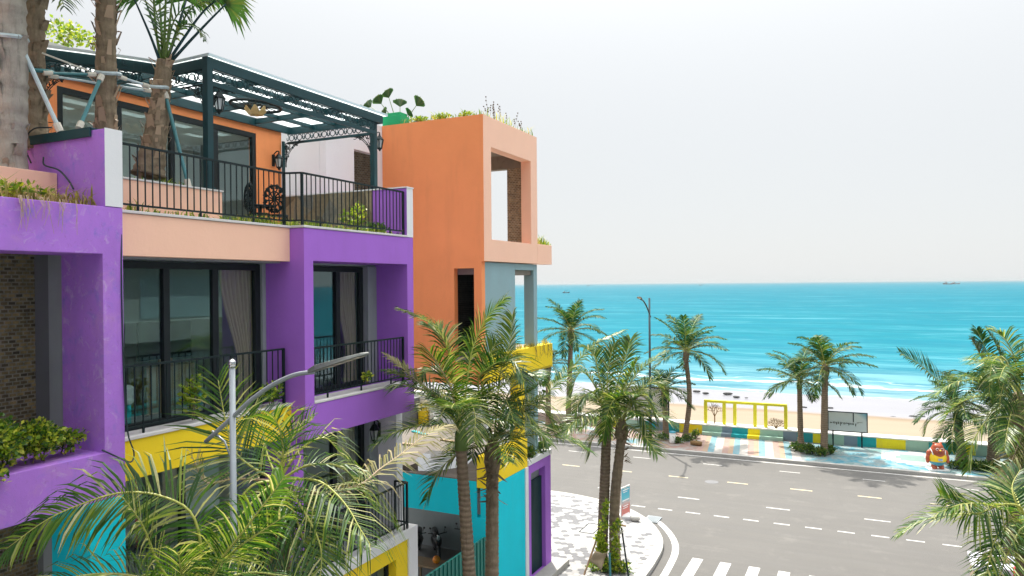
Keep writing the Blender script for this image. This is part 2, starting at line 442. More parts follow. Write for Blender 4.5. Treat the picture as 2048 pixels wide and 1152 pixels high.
        me.update()
        o = bpy.data.objects.new(name, me); COL.objects.link(o)
        if parent is not None: o.parent = parent
        elif loc is not None: o.location = org
        if bevel:
            bv = o.modifiers.new('bevel', 'BEVEL'); bv.width = bevel; bv.segments = 2; bv.limit_method = 'ANGLE'; bv.angle_limit = R(40); bv.harden_normals = False
        return o
def tag(o, label, cat, group=None):
    o['label'] = label; o['category'] = cat
    if group: o['group'] = group
    return o
def thing(name, label, cat, loc, group=None):
    o = bpy.data.objects.new(name, None); COL.objects.link(o); o.location = loc; o.empty_display_size = .2
    return tag(o, label, cat, group)
def struct(o, kind='structure'):
    o['kind'] = kind; return o
# ================================================================== SETTING
PAVE = .15
# ground, one sheet to the horizon on the land side
g = MB(); g.poly([(-900, -900, -.03), (900, -900, -.03), (900, 49.6, -.03), (-900, 49.6, -.03)])
struct(g.build('ground', M('soil')))
g = MB(); g.poly([(-260, -120, 0), (260, -120, 0), (260, 43.42, 0), (-260, 43.42, 0)])
road = struct(g.build('road', M('asphalt')))
Z1 = .004
def rect(mb, x0, x1, y0, y1, z=Z1): mb.poly([(x0, y0, z), (x1, y0, z), (x1, y1, z), (x0, y1, z)])
mk = MB()
for k in range(-40, 40):                                     # lane dashes
    rect(mk, -8.06+3.93*k, -7.07+3.93*k, 34.38, 34.48)
    rect(mk, -8.26+3.98*k, -7.24+3.98*k, 41.29, 41.385)
for k in range(-12, 45):
    rect(mk, -9.66+1.215*k, -9.03+1.215*k, 32.245, 32.355)     # short dashes across the side street mouth
rect(mk, -260, 260, 43.0, 43.13)
for k in range(0, 9): rect(mk, -5.80+.985*k, -5.42+.985*k, 23.4, 27.02)
KERB = [(-60, 32.6), (-13.6, 32.6), (-12.1, 32.4), (-10.9, 32.06), (-9.5, 31.4), (-8.63, 30.6), (-7.96, 29.75), (-7.24, 28.4), (-6.92, 27.2), (-6.83, 25.9), (-6.78, 24.7), (-6.78, -60)]
def smooth_poly(pts, it=2):
    for _ in range(it):
        o = [pts[0]]
        for a, b_ in zip(pts, pts[1:]): o += [(a[0]*.75+b_[0]*.25, a[1]*.75+b_[1]*.25), (a[0]*.25+b_[0]*.75, a[1]*.25+b_[1]*.75)]
        pts = o + [pts[-1]]
    return pts
KS = smooth_poly(KERB)
def offset(pts, d):
    out = []
    for i, p in enumerate(pts):
        a = Vector(pts[max(i-1, 0)]); c = Vector(pts[min(i+1, len(pts)-1)])
        t = (c-a).normalized(); n = Vector((t.y, -t.x))      # to the right of travel (travelling +X then -Y): inwards
        out.append((p[0]+n.x*d, p[1]+n.y*d))
    return out
arc = [p for p in KS if p[1] < 30.35]
ao, ai = offset(arc, -.58), offset(arc, -.33)
ai[-1], ao[-1] = (ai[-1][0], 23), (ao[-1][0], 23)
for a, b_, c, d in zip(ai, ai[1:], ao[1:], ao): mk.poly([(*a, Z1), (*d, Z1), (*c, Z1), (*b_, Z1)])
mk.build('road_marking', M('white_line_paint'), road)
mk = MB()
for k in range(-40, 40): rect(mk, -9.37+2.96*k, -8.37+2.96*k, 37.96, 38.07)
mk.build('centre_marking', M('yellow_line_paint'), road)
mh = MB(); mh.lathe((-7.13, 37.73, 0), [(.34, 0), (.34, .006), (.30, .008), (.28, .004), (.02, .006)], 24)
tag(mh.build('manhole_cover', M('tile_grey')), 'pale round manhole cover set in the main road', 'manhole cover')

# side pavement with its kerb
pv = MB(); ki = offset(KS, .30)
poly = [p for p in reversed(ki)] + [(-60, -60)]
pv.prism(poly, -.02, PAVE-.012)
pave = struct(pv.build('pavement', M('tile_pale')))
kb = MB()
for a, b_, c, d in zip(KS, KS[1:], ki[1:], ki):
    i = kb.vs([(*a, 0), (*b_, 0), (*a, PAVE), (*b_, PAVE), (*d, PAVE), (*c, PAVE), (*d, 0), (*c, 0)])
    kb.face(i+1, i, i+2, i+3); kb.face(i+3, i+2, i+4, i+5); kb.face(i+5, i+4, i+6, i+7)
kb.build('kerb', M('kerb_stone'), pave)
# hexagonal paving tiles
hx = MB(); s_ = .145; rng = random.Random(3)
PPOLY = ki + [(-60, -60)]
def pip(x, y):
    c = False; j = len(PPOLY)-1
    for i in range(len(PPOLY)):
        (xi, yi), (xj, yj) = PPOLY[i], PPOLY[j]
        if (yi > y) != (yj > y) and x < (xj-xi)*(y-yi)/(yj-yi)+xi: c = not c
        j = i
    return c
def inside(x, y):
    return all(pip(x+s_*1.05*math.sin(math.pi*t/3), y+s_*1.05*math.cos(math.pi*t/3)) for t in range(6))
from mathutils import noise as mnoise
for r_ in range(0, 74):
    for c in range(0, 56):
        x = -21 + c*s_*math.sqrt(3) + (r_ % 2)*s_*math.sqrt(3)/2; y = 16.5 + r_*s_*1.5
        if not inside(x, y): continue
        d = mnoise.noise(Vector((x*.28, y*.28, 2)))
        q = rng.random()
        hx.cur = 2 if q < (.16 if y > 30.4 else .36) + d*.45 else (1 if q < .66 else 0)
        i = hx.vs([(x+s_*.955*math.sin(math.pi*t/3), y+s_*.955*math.cos(math.pi*t/3), PAVE) for t in range(6)])
        hx.face(*[i+5-t for t in range(6)])
hx.build('paving_tiles', M('tile_pale', 'tile_light', 'tile_grey'), pave)
P2 = smooth_poly([(60, 32.4), (7.5, 32.4), (5.4, 31.6), (4.3, 29.8), (3.9, 27.0), (3.9, -60)])
p2 = MB(); p2.prism(P2+[(60, -60)], -.02, PAVE)
struct(p2.build('pavement', M('tile_light')))
# drain grate and inspection lid in the pavement
dr = MB(); dr.box(-8.55, -7.95, 30.25, 31.05, .0, .05)
for k in range(7): dr.box(-8.5+.075*k, -8.46+.075*k, 30.3, 31.0, .05, .075)
tag(dr.build('drain_grate', M('lamp_grey'), bevel=.004), 'slotted grey drain grate at the pavement corner kerb', 'drain grate')
hb = MB(); hb.ring('x', 0, .001, (0, 1, 0, 1), (.1, .9, .1, .9)); hb = MB()
hb.box(-10.36, -9.84, 27.58, 28.66, PAVE, PAVE+.008)
lid = tag(hb.build('inspection_lid', M('tile_pale')), 'pale square inspection lid let into the hexagonal paving', 'inspection lid')
hb = MB()
for x0, x1, y0, y1 in ((-10.40, -10.37, 27.55, 28.69), (-9.83, -9.80, 27.55, 28.69), (-10.37, -9.83, 27.54, 27.57), (-10.37, -9.83, 28.67, 28.70)): hb.box(x0, x1, y0, y1, PAVE, PAVE+.012)
hb.build('rim', M('green_black_metal'), lid)

# seafront promenade: painted paving
pr = MB(); pr.box(-200, 200, 43.42, 43.72, -.02, PAVE)
prom = struct(pr.build('promenade_kerb', M('kerb_stone')))
m, k, b = base_mat('promenade_paint')
pos = k.new('ShaderNodeNewGeometry').outputs['Position']
col = k.ramp(k.noise(.55, 6, .65), [(.32, (.10, .25, .31)), (.43, (.33, .32, .30)), (.52, (.31, .175, .145)), (.6, (.34, .29, .25)), (.7, (.14, .26, .31))])
sxx = k.new('ShaderNodeSeparateXYZ'); k.link(pos, sxx.inputs[0])
col2 = k.ramp(k.noise(.8, 7, .7, dist=.5), [(.34, (.03, .20, .30)), (.44, (.10, .28, .34)), (.53, (.27, .31, .31)), (.60, (.10, .25, .25)), (.68, (.31, .24, .20))])
f = k.ramp(k.math('ADD', k.math('MULTIPLY', sxx.outputs[0], .2), .75), [(.0, (0, 0, 0)), (.12, (1, 1, 1))])
col = k.mix(f, col, col2)
col = k.mix(.25, col, k.ramp(k.noise(5, 6, .7), [(.35, (.2, .2, .2)), (.65, (1, 1, 1))]), 'MULTIPLY')
k.link(col, b.inputs['Base Color']); b.inputs['Roughness'].default_value = .85
pr = MB(); pr.box(-200, 200, 43.72, 48.85, -.02, PAVE-.01)
prom = struct(pr.build('promenade', M('promenade_paint')))
# striped panel
for nm, c in (('stripe_white', (.40, .38, .355)), ('stripe_pink', (.35, .21, .175)), ('stripe_peach', (.37, .245, .155)), ('stripe_blue', (.11, .28, .34))):
    m, k, b = base_mat(nm)
    f = k.ramp(k.noise(3, 6, .75), [(.35, (0, 0, 0)), (.6, (1, 1, 1))])
    k.link(k.mix(k.math('MULTIPLY', f, .35), c, (.34, .31, .28)), b.inputs['Base Color']); b.inputs['Roughness'].default_value = .85
st = MB(); x = -9.75; order = [1, 2, 3, 0]; wds = {0: .46, 1: .34, 2: .28, 3: .36}; n_ = 0
while x < -4.1:
    c = order[n_ % 4]; wd = wds[c]; st.cur = c
    st.poly([(x+.62, 43.8, PAVE-.005), (x+wd+.62, 43.8, PAVE-.005), (x+wd, 48.55, PAVE-.005), (x, 48.55, PAVE-.005)]); x += wd; n_ += 1
st.build('painted_stripes', M('stripe_white', 'stripe_pink', 'stripe_peach', 'stripe_blue'), prom)
# blocky white ring painted on the blue patch
px = MB(); cx, cyy, s_ = 2.05, 46.6, .24
for i in range(-8, 9):
    for j in range(-8, 9):
        d = math.hypot(i/6.6, j/7.6)
        if d < 1.0:
            px.cur = 0 if d > .5 else 1
            if d > .93 and rng.random() < .35: continue
            px.poly([(cx+i*s_, cyy+j*s_*.95, PAVE-.005), (cx+(i+1)*s_, cyy+j*s_*.95, PAVE-.005), (cx+(i+1)*s_, cyy+(j+1)*s_*.95, PAVE-.005), (cx+i*s_, cyy+(j+1)*s_*.95, PAVE-.005)])
simple('mural_white', (.40, .395, .37), .85, 0, .1, 3); simple('mural_green', (.19, .29, .265), .85, 0, .12, 3)
px.build('painted_ring', M('mural_white', 'mural_green'), prom)

# beach and sea
bc = MB()
prof = [(49.7, .25), (53, .05), (58, -.35), (64, -.75), (68, -.98), (72, -1.08), (80, -1.22), (100, -1.7), (140, -3)]
for (ya, za), (yb, zb) in zip(prof, prof[1:]): bc.poly([(-900, ya, za), (900, ya, za), (900, yb, zb), (-900, yb, zb)])
struct(bc.build('beach', M('sand')))
se = MB()
rows = [74.5, 110, 200, 500, 1500, 5000, 20000, 45000]
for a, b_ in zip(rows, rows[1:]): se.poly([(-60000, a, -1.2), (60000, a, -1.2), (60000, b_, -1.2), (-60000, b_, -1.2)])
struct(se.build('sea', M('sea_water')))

# ================================================================== SEA WALL
BLK = {'y': (.84, .70, .02), 'g': (.34, .52, .42), 'd': (.20, .27, .33), 't': (.015, .34, .37), 'b': (.45, .37, .33), 'w': (.74, .74, .71)}
for q, c in BLK.items(): paint('block_'+q, c, stain=.2, mott=.08)
sw = MB()
seams = [(-60, 'b'), (-20.6, 'b'), (-15.9, 'y'), (-14.95, 'g'), (-13.6, 't'), (-12.9, 'd'), (-12.3, 't'), (-11.3, 'y'), (-9.80, 'g'), (-8.53, 'd'), (-7.91, 't'), (-6.93, 'y'), (-6.20, 'g'), (-4.82, 'd'), (-4.02, 't'), (-3.10, 'y'), (-2.63, 'g'), (-1.36, 'd'), (-.63, 't'), (.39, 'y'), (1.93, 'g'), (3.10, 't'), (4.59, 'y'), (5.41, 'g'), (6.4, 'd'), (7.2, 't'), (8.2, 'y'), (9.5, 'g'), (10.8, 'd'), (60, 'd')]
keys = list(BLK)
for (x0, q), (x1, _) in zip(seams, seams[1:]):
    sw.cur = keys.index(q)
    sw.poly([(x0, 48.8, -.02), (x1, 48.8, -.02), (x1, 48.8, .72), (x0, 48.8, .72)])
sw.cur = keys.index('w')
sw.box(-60, 60, 48.78, 49.75, .72, .79)
sw.poly([(60, 49.72, -.3), (-60, 49.72, -.3), (-60, 49.72, .72), (60, 49.72, .72)])
tag(sw.build('sea_wall', ['block_'+q for q in keys]), 'low sea wall painted in yellow, teal and grey blocks', 'wall')
bn = MB(); 
segs = [(-9.74, -8.53, 'g'), (-8.53, -7.91, 'd'), (-7.91, -6.93, 't'), (-6.93, -6.20, 'y'), (-6.20, -4.80, 'g')]
for x0, x1, q in segs:
    bn.cur = keys.index(q); bn.box(x0, x1, 48.40, 48.795, PAVE-.02, .36)
tag(bn.build('wall_bench', ['block_'+q for q in keys]), 'low painted bench step along the foot of the sea wall', 'bench')

# ================================================================== TOWNHOUSE WITH PURPLE BALCONY FRAME (middle of the photo's left half)
XF, XR, XW = -10.0, -10.35, -11.05
B = thing('townhouse', 'townhouse with purple balcony frame, peach band and yellow balcony', 'house', (-12, 11, 0))
BV = .008
def part(mb, name, mats, parent, bevel=BV, smooth=False): return mb.build(name, M(*mats) if isinstance(mats, (list, tuple)) else M(mats), parent, smooth, bevel)
f = MB(); f.ring('x', XF, -10.95, (11.35, 15.23, 6.96, 11.15), (11.62, 14.97, 7.63, 10.50)); part(f, 'balcony_frame', 'purple_paint', B)
f = MB(); f.box(-10.955, -11.16, 11.35, 11.62, 0.15, 11.1); f.box(XF-.30, -10.95, 11.35, 11.62, .15, 6.955); part(f, 'bay_wall', 'purple_paint', B)
f = MB(); f.box(-11.165, -15.5, 11.35, 11.62, .15, 11.1); part(f, 'room_partition', 'room_plaster', B, 0)
f = MB(); f.box(XR, -10.6, 7.43, 11.345, 10.49, 11.15); part(f, 'peach_band', 'peach_lit_paint', B)
f = MB(); f.box(XR, -10.6, 7.43, 11.345, 7.00, 7.62); part(f, 'yellow_band', 'yellow_paint', B)
f = MB(); f.box(XR+.03, -10.75, 7.43, 11.345, 7.625, 7.68); f.box(XF+.012, -10.5, 11.625, 14.965, 7.635, 7.68); part(f, 'balcony_coping', 'coping_stone', B)
f = MB(); f.box(XR+.03, -10.9, 7.43, 11.34, 11.155, 11.2); f.box(XF+.02, -10.9, 11.33, 14.965, 11.155, 11.2); part(f, 'terrace_coping', 'coping_stone', B)
f = MB(); f.box(-10.61, -16, 7.43, 11.345, 10.46, 11.14); f.box(-10.96, -16, 11.63, 14.965, 10.46, 11.14); f.box(-10.9, -16, 7.43, 14.965, 11.141, 11.15); part(f, 'terrace_slab', 'grey_render', B, 0)
f = MB(); f.box(-10.61, -16, 7.43, 11.345, 7.0, 7.6); f.box(-10.96, -16, 11.63, 14.965, 7.0, 7.6); part(f, 'second_floor_slab', 'grey_render', B, 0)
f = MB(); f.box(-10.32, -16, 7.43, 14.965, 3.62, 4.12); part(f, 'first_floor_slab', 'grey_render', B, 0)
f = MB(); f.box(-15.5, -15.7, 7.43, 14.965, .15, 11.1); part(f, 'back_wall', 'room_plaster', B, 0)
f = MB(); f.box(-10.96, -16, 14.972, 15.23, .15, 11.15); part(f, 'side_wall', 'grey_render', B, 0)
f = MB(); f.box(-10.36, -10.955, 14.972, 15.23, .15, 6.955); part(f, 'white_pier', 'white_paint', B)
# grey reveals beside the windows
for bx_ in ((-10.99, -11.16, 11.25, 11.345, 7.68, 10.46), (-10.90, -11.2, 14.62, 14.968, 7.6, 10.46), (-10.90, -11.2, 14.62, 14.968, 4.12, 6.99)):
    f = MB(); f.box(*bx_); part(f, 'grey_jamb', 'grey_render', B)
def window(parent, X, y0, y1, z0, z1, mull, fw=.10, head=.12, name='window'):
    """big sliding glass door facing +X: dark frame, mullions at mull = [(y0,y1)...], one pane per light"""
    f = MB(); f.ring('x', X+.05, X-.05, (y0, y1, z0, z1), (y0+fw, y1-fw, z0+.10, z1-head))
    for a, b_ in mull: f.box(X+.045, X-.045, a, b_, z0+.10, z1-head)
    fr = part(f, name, 'window_frame_metal', parent, .004)
    ed = [y0+fw] + [v for mm in mull for v in mm] + [y1-fw]
    for i in range(0, len(ed), 2):
        p = MB(); p.box(X+.006-.02*(i % 4 == 0), X-.006-.02*(i % 4 == 0), ed[i], ed[i+1], z0+.10, z1-head)
        part(p, 'pane', 'window_glass', fr, 0)
    return fr
window(B, XW-.05, 7.43, 11.25, 7.62, 10.44, [(8.98, 9.11), (10.05, 10.19)], .13)
window(B, XW-.05, 11.625, 14.62, 7.62, 10.44, [(13.62, 13.76)], .13)
window(B, XW-.05, 7.43, 11.345, 4.12, 6.98, [(9.3, 9.4)], .1)
window(B, XW-.05, 11.625, 14.62, 4.12, 6.95, [(13.45, 13.6)], .13)
def railing(parent, pts, zb, zt, sp=.135, post_every=None, name='railing', r=.011, feet=0.0, ends=True):
    f = MB()
    for (xa, ya), (xb, yb) in zip(pts, pts[1:]):
        f.bar((xa, ya, zt), (xb, yb, zt), .045, .035); f.bar((xa, ya, zb), (xb, yb, zb), .035, .03)
    rl = part(f, name, 'green_black_metal', parent, 0)
    bal = MB(); posts = []
    for s_i, ((xa, ya), (xb, yb)) in enumerate(zip(pts, pts[1:])):
        L = math.hypot(xb-xa, yb-ya); n = max(1, round(L/sp))
        for i in range(n+1):
            x, y = xa+(xb-xa)*i/n, ya+(yb-ya)*i/n
            if i in (0, n): continue
            bal.bar((x, y, zb), (x, y, zt), .016)
            if post_every and i % post_every == post_every//2: posts.append(((x, y, zb-feet), (x, y, zb-.016), .03))
    for x, y in (pts if ends else pts[1:-1]): posts.append(((x, y, zb-feet), (x, y, zt+.01), .045))
    part(bal, 'balusters', 'green_black_metal', rl, 0)
    for a_, b_, w_ in posts: post = MB(); post.bar(a_, b_, w_); part(post, 'post', 'green_black_metal', rl, 0)
    return rl
railing(B, [(-10.43, 7.47), (-10.43, 11.22)], 7.80, 8.76, .15, 8, feet=.12)
railing(B, [(-10.12, 11.66), (-10.12, 14.93)], 7.80, 8.74, .125, 9, feet=.12)
railing(B, [(-10.43, 7.47), (-10.43, 11.28), (-10.08, 11.40), (-10.08, 14.93)], 11.30, 12.24, .135, 9, feet=.10)
railing(B, [(-10.02, 7.47), (-10.02, 14.9), (-10.36, 14.9)], 4.30, 5.26, .125, 9, feet=.16)
# ground floor: white outer frame, yellow inner frame, dark shop front
f = MB(); f.ring('x', -9.95, -10.31, (7.43, 15.25, .15, 4.15), (7.7, 14.86, .16, 3.93)); part(f, 'shop_surround', 'white_paint', B)
f = MB(); f.ring('x', -9.985, -10.3, (7.705, 14.855, .165, 3.925), (8.1, 14.38, .17, 3.58)); part(f, 'shop_frame', 'yellow_paint', B)
window(B, -10.25, 8.1, 14.38, .2, 3.58, [(9.6, 9.68), (11.2, 11.28), (12.8, 12.88)], .07)
# party walls rising as parapets between the terraces
f = MB(); f.box(XF, -14.2, 14.972, 15.23, 11.155, 12.34)
f.mi = [0]*len(f.f)
part(f, 'parapet', 'purple_paint', B)
f = MB(); f.box(XF+.006, XF+.001, 14.968, 15.234, 11.16, 12.345); f.box(XF+.02, -14.2, 14.95, 15.25, 12.345, 12.375); part(f, 'parapet_cap', 'white_paint', B, .003)
f = MB(); f.box(-11.02, -14.2, 14.93, 14.97, 11.16, 12.335); part(f, 'stone_facing', 'stone_cladding', B, 0)
# raised planter on the terrace
f = MB(); f.box(-10.86, -11.0, 7.43, 10.12, 11.16, 11.76); f.box(-11.0, -13.2, 9.98, 10.12, 11.16, 11.76); f.box(-11.0, -13.2, 7.43, 9.98, 11.15, 11.70)
part(f, 'planter', 'peach_lit_paint', B)
f = MB(); f.box(-10.84, -11.02, 7.43, 10.14, 11.762, 11.795); f.box(-11.02, -13.2, 9.96, 10.14, 11.762, 11.795); part(f, 'planter_coping', 'coping_stone', B)
f = MB(); f.box(-11.0, -13.2, 7.44, 9.98, 11.70, 11.75); part(f, 'planter_soil', 'soil', B, 0)
# penthouse
PX = -13.9
f = MB(); f.box(PX, PX-.25, 8.75, 14.95, 13.86, 14.56); f.box(PX, PX-.25, 14.06, 14.95, 11.16, 13.86); f.box(PX, PX-.25, 8.75, 8.97, 11.16, 13.86); f.box(PX-.25, -17, 8.75, 8.99, 11.16, 14.56)
part(f, 'penthouse_wall', 'orange_shaded_paint', B, 0)
f = MB(); f.box(PX-.25, -17, 14.75, 14.95, 11.16, 14.56); part(f, 'penthouse_side', 'grey_render', B, 0)
f = MB(); f.box(PX-.02, -17.2, 8.6, 14.97, 14.56, 14.66); f.box(PX-.26, -17, 9.0, 14.7, 13.9, 13.95); f.box(-16.9, -17.1, 9.0, 14.74, 11.16, 14.5); part(f, 'penthouse_roof', 'room_plaster', B, 0)
window(B, PX-.06, 8.97, 14.06, 11.16, 13.86, [(10.22, 10.34), (11.52, 11.64), (12.72, 12.86)], .12, name='glass_wall')

# ================================================================== OLDER PURPLE TOWNHOUSE (left edge)
A = thing('townhouse', 'weathered purple townhouse with bare brick infill and a cyan column', 'house', (-12, 4, 0))
f = MB(); f.ring('x', XF, -10.95, (.6, 7.425, 6.92, 11.18), (.95, 7.10, 7.60, 10.49)); part(f, 'facade_frame', 'old_purple_paint', A)
f = MB(); f.box(-10.955, -11.30, 7.12, 7.425, 6.92, 11.15); part(f, 'grey_pier', 'grey_render', A)
f = MB(); f.box(-11.31, -11.7, 7.16, 7.425, .15, 11.15); part(f, 'dark_pier', 'dark_grey_render', A)
f = MB(); f.box(-11.7, -11.9, .6, 7.42, .15, 10.6); part(f, 'brick_infill', 'bare_brick', A, 0)
f = MB(); f.box(-10.96, -16, .6, 7.42, 10.6, 11.17); f.box(-10.96, -16, .6, 7.42, 6.95, 7.5); part(f, 'slab', 'dark_grey_render', A, 0)
f = MB(); f.box(-11.9, -16, 7.16, 7.425, .15, 11.16); part(f, 'party_wall', 'room_plaster', A, 0)
f = MB(); f.box(XF, -10.87, 6.86, 7.42, .15, 6.915); part(f, 'column', 'cyan_paint', A)
f = MB(); f.box(-10.88, -11.30, 7.0, 7.42, .15, 6.915); part(f, 'lower_pier', 'grey_render', A)
f = MB(); f.box(XF, -13.9, 7.15, 7.425, 11.185, 12.32); part(f, 'parapet', 'old_purple_paint', A)
f = MB(); f.box(XF+.006, XF+.001, 7.146, 7.429, 11.19, 12.33); part(f, 'parapet_front', 'white_paint', A, .003)
f = MB(); f.box(-10.28, -12.3, 7.12, 7.43, 12.325, 12.36); f.box(-10.28, -12.3, 7.11, 7.14, 12.22, 12.36); part(f, 'parapet_cap', 'dark_green_metal', A, .003)
f = MB(); f.box(-11.08, -11.22, .6, 7.14, 11.19, 11.74); f.box(-11.22, -13.2, .6, 7.14, 11.19, 11.66); part(f, 'planter', 'peach_lit_paint', A)
f = MB(); f.box(-13.6, -13.8, 4.5, 7.14, 11.19, 14.5); part(f, 'penthouse_wall', 'orange_shaded_paint', A)
f = MB(); f.box(-13.59, -13.55, 5.2, 6.7, 11.3, 13.6); part(f, 'penthouse_window', 'window_frame_metal', A)

# ================================================================== CORNER BUILDING WITH ORANGE_SHADED TOWER
Cb = thing('corner_building', 'corner building with orange tower, cyan ground floor and green shutter', 'building', (-13, 22, 0))
f = MB(); f.ring('x', XF, -10.36, (18.94, 22.79, 10.68, 14.93), (19.43, 22.28, 11.33, 14.05)); part(f, 'tower_front', 'peach_lit_paint', Cb)
f = MB(); f.box(XF+.0, -10.36, 22.795, 24.02, 10.68, 11.35); part(f, 'tower_ledge', 'peach_lit_paint', Cb)
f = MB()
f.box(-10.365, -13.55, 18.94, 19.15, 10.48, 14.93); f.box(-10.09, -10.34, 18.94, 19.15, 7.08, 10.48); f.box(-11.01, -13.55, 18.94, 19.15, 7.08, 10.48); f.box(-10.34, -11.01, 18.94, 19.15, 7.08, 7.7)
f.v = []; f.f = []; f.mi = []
f.ring('y', 18.94, 19.15, (-13.55, -10.09, 7.08, 10.675), (-11.01, -10.34, 7.7, 10.48)); part(f, 'tower_lower_side', 'orange_shaded_paint', Cb, 0)
f = MB(); f.box(XF-.002, -13.55, 18.938, 19.15, 10.675, 14.93); part(f, 'tower_side', 'orange_shaded_paint', Cb, 0)
for nm_, bx_ in (('roof_slab', (-10.365, -13.5, 19.16, 22.5, 14.35, 14.9)), ('floor_slab', (-10.2, -13.5, 19.16, 22.79, 10.3, 10.67)), ('lintel', (-10.365, -13.5, 22.5, 22.785, 13.9, 14.9))):
    f = MB(); f.box(*bx_); part(f, 'tower_'+nm_, 'bare_concrete', Cb, 0)
f = MB(); f.box(-10.365, -10.98, 22.5, 22.785, 10.68, 13.9); part(f, 'tower_brick', 'bare_brick_side', Cb, 0)
f = MB(); f.box(-11.3, -11.5, 19.16, 20.9, 7.9, 10.3); f.box(-10.5, -11.3, 20.6, 20.8, 7.9, 10.3); part(f, 'inner_brick', 'shaded_brick', Cb, 0)
f = MB(); f.box(-10.1, -10.3, 18.99, 21.22, 7.9, 10.66); f.box(-10.1, -10.3, 21.22, 22.66, 10.46, 10.66); part(f, 'blue_grey_wall', 'blue_grey_paint', Cb)
f = MB(); f.box(-10.1, -10.46, 22.665, 22.95, 4.3, 10.66); part(f, 'corner_column', 'blue_grey_paint', Cb)
f = MB(); f.box(XF, -10.35, 18.95, 24.02, 7.1, 7.92); f.box(-10.02, -10.3, 21.2, 21.72, 4.9, 7.1); part(f, 'yellow_balcony', 'yellow_paint', Cb)
f = MB(); f.box(-10.36, -14, 18.96, 24.0, 7.09, 7.85); part(f, 'second_floor_slab', 'bare_concrete', Cb, 0)
# recessed white penthouse
f = MB(); f.ring('x', -13.53, -13.75, (16.28, 18.93, 11.2, 14.92), (17.53, 18.63, 11.21, 14.0)); f.box(-13.76, -18, 16.28, 16.5, 11.2, 14.92); part(f, 'penthouse_wall', 'white_paint', Cb, 0)
f = MB(); f.box(-13.76, -18, 16.51, 19.8, 14.3, 14.9); f.box(-13.76, -18, 16.51, 19.8, 11.0, 11.2); part(f, 'penthouse_ceiling', 'bare_concrete', Cb, 0)
f = MB(); f.box(-13.76, -18, 19.2, 19.4, 11.2, 14.3); part(f, 'penthouse_brick', 'bare_brick_side', Cb, 0)
f = MB(); f.box(-13.6, -18, 15.3, 19.9, 10.6, 11.0); part(f, 'penthouse_floor', 'white_paint', Cb, 0)
# first-floor roof slab, its fascia, puddle and debris
f = MB(); f.box(-10.32, -13.8, 19.0, 24.0, 3.9, 4.2); f.box(-13.801, -17.5, 19.0, 26.4, 3.9, 4.2); f.box(-10.3, -13.6, 18.945, 19.06, 4.262, 4.285); f.box(-12.95, -13.4, 19.4, 19.9, 4.2, 4.36); part(f, 'roof_slab', 'shaded_concrete', Cb, 0)
f = MB(); f.box(-10.32, -17.5, 18.94, 18.995, 3.21, 4.26); f.box(XF, -10.75, 18.94, 19.25, .15, 3.205); part(f, 'fascia', 'cyan_paint', Cb, 0)
f = MB(); pts = [(-12.95, 19.45), (-12.2, 19.6), (-11.6, 20.6), (-11.9, 21.7), (-12.7, 22.2), (-13.9, 22.1), (-13.75, 21.2), (-13.4, 20.3)]
f.poly([(x, y, 4.206) for x, y in pts]); part(f, 'puddle', 'puddle_water', Cb, 0)
f = MB(); f.box(XF, -10.2, 18.95, 21.62, .15, 4.07); part(f, 'cyan_wall', 'cyan_paint', Cb)
f = MB(); f.box(XF+.003, -10.31, 18.945, 21.83, 4.075, 5.0); part(f, 'yellow_parapet', 'yellow_paint', Cb)
f = MB(); f.box(XF+.03, -10.3, 21.625, 21.85, .15, 4.07); f.prism([(XF+.03, 21.86), (-10.5, 21.86), (-10.5, 23.8), (XF+.03, 23.8)], 4.08, 4.26); part(f, 'white_trim', 'white_paint', Cb)
f = MB(); f.ring('x', XF, -10.3, (21.855, 23.77, .3, 4.075), (22.1, 23.28, .31, 3.79)); part(f, 'shutter_surround', 'purple_paint', Cb)
f = MB()
for i in range(26): y = 22.1+i*1.3/26; f.box(-10.16+.02*(i % 2), -10.22, y, y+.05, .32, 3.43)
part(f, 'roll_shutter', 'dark_green_metal', Cb, 0)
f = MB(); f.box(-10.24, -10.29, 22.1, 23.4, .32, 3.79); f.box(-10.35, -17, 23.78, 23.95, .15, 3.9); f.box(-10.35, -10.55, 21.7, 23.75, .15, 3.9); part(f, 'inner_wall', 'grey_render', Cb, 0)
f = MB(); f.prism([(XF-.02, 21.9), (-9.5, 22.1), (-9.5, 24.2), (XF-.02, 24.2)], .15, .34); part(f, 'door_step', 'kerb_stone', Cb)
f = MB(); f.box(-13.9, -17.5, 26.4, 26.6, 3.9, 5.5); f.box(-16.0, -16.5, 26.3, 26.39, 4.2, 5.7); part(f, 'rear_parapet', 'white_paint', Cb)
f = MB(); f.box(-16.62, -16.95, 26.1, 26.39, 4.2, 5.0); part(f, 'rear_yellow_pier', 'yellow_paint', Cb)
f = MB(); f.box(-17.0, -19.5, 25.6, 26.3, 4.2, 5.3); part(f, 'rear_doorway', 'dark_grey_render', Cb)
# yard between the two buildings and the corrugated gate along the pavement
f = MB(); f.box(-10.5, -17, 15.24, 23.78, .14, .152); part(f, 'yard_floor', 'floor_concrete', Cb, 0)
fn = MB()
n = 36
for i in range(n):
    y = 15.27 + i*3.66/n; fn.box(-10.05+.03*(i % 2), -10.09, y, y+3.66/n, .2, 2.68)
gt = tag(fn.build('corrugated_fence', M('teal_sheet' if 'teal_sheet' in MATS else 'dark_green_metal')), 'dark green corrugated metal fence closing the gap between houses', 'fence')

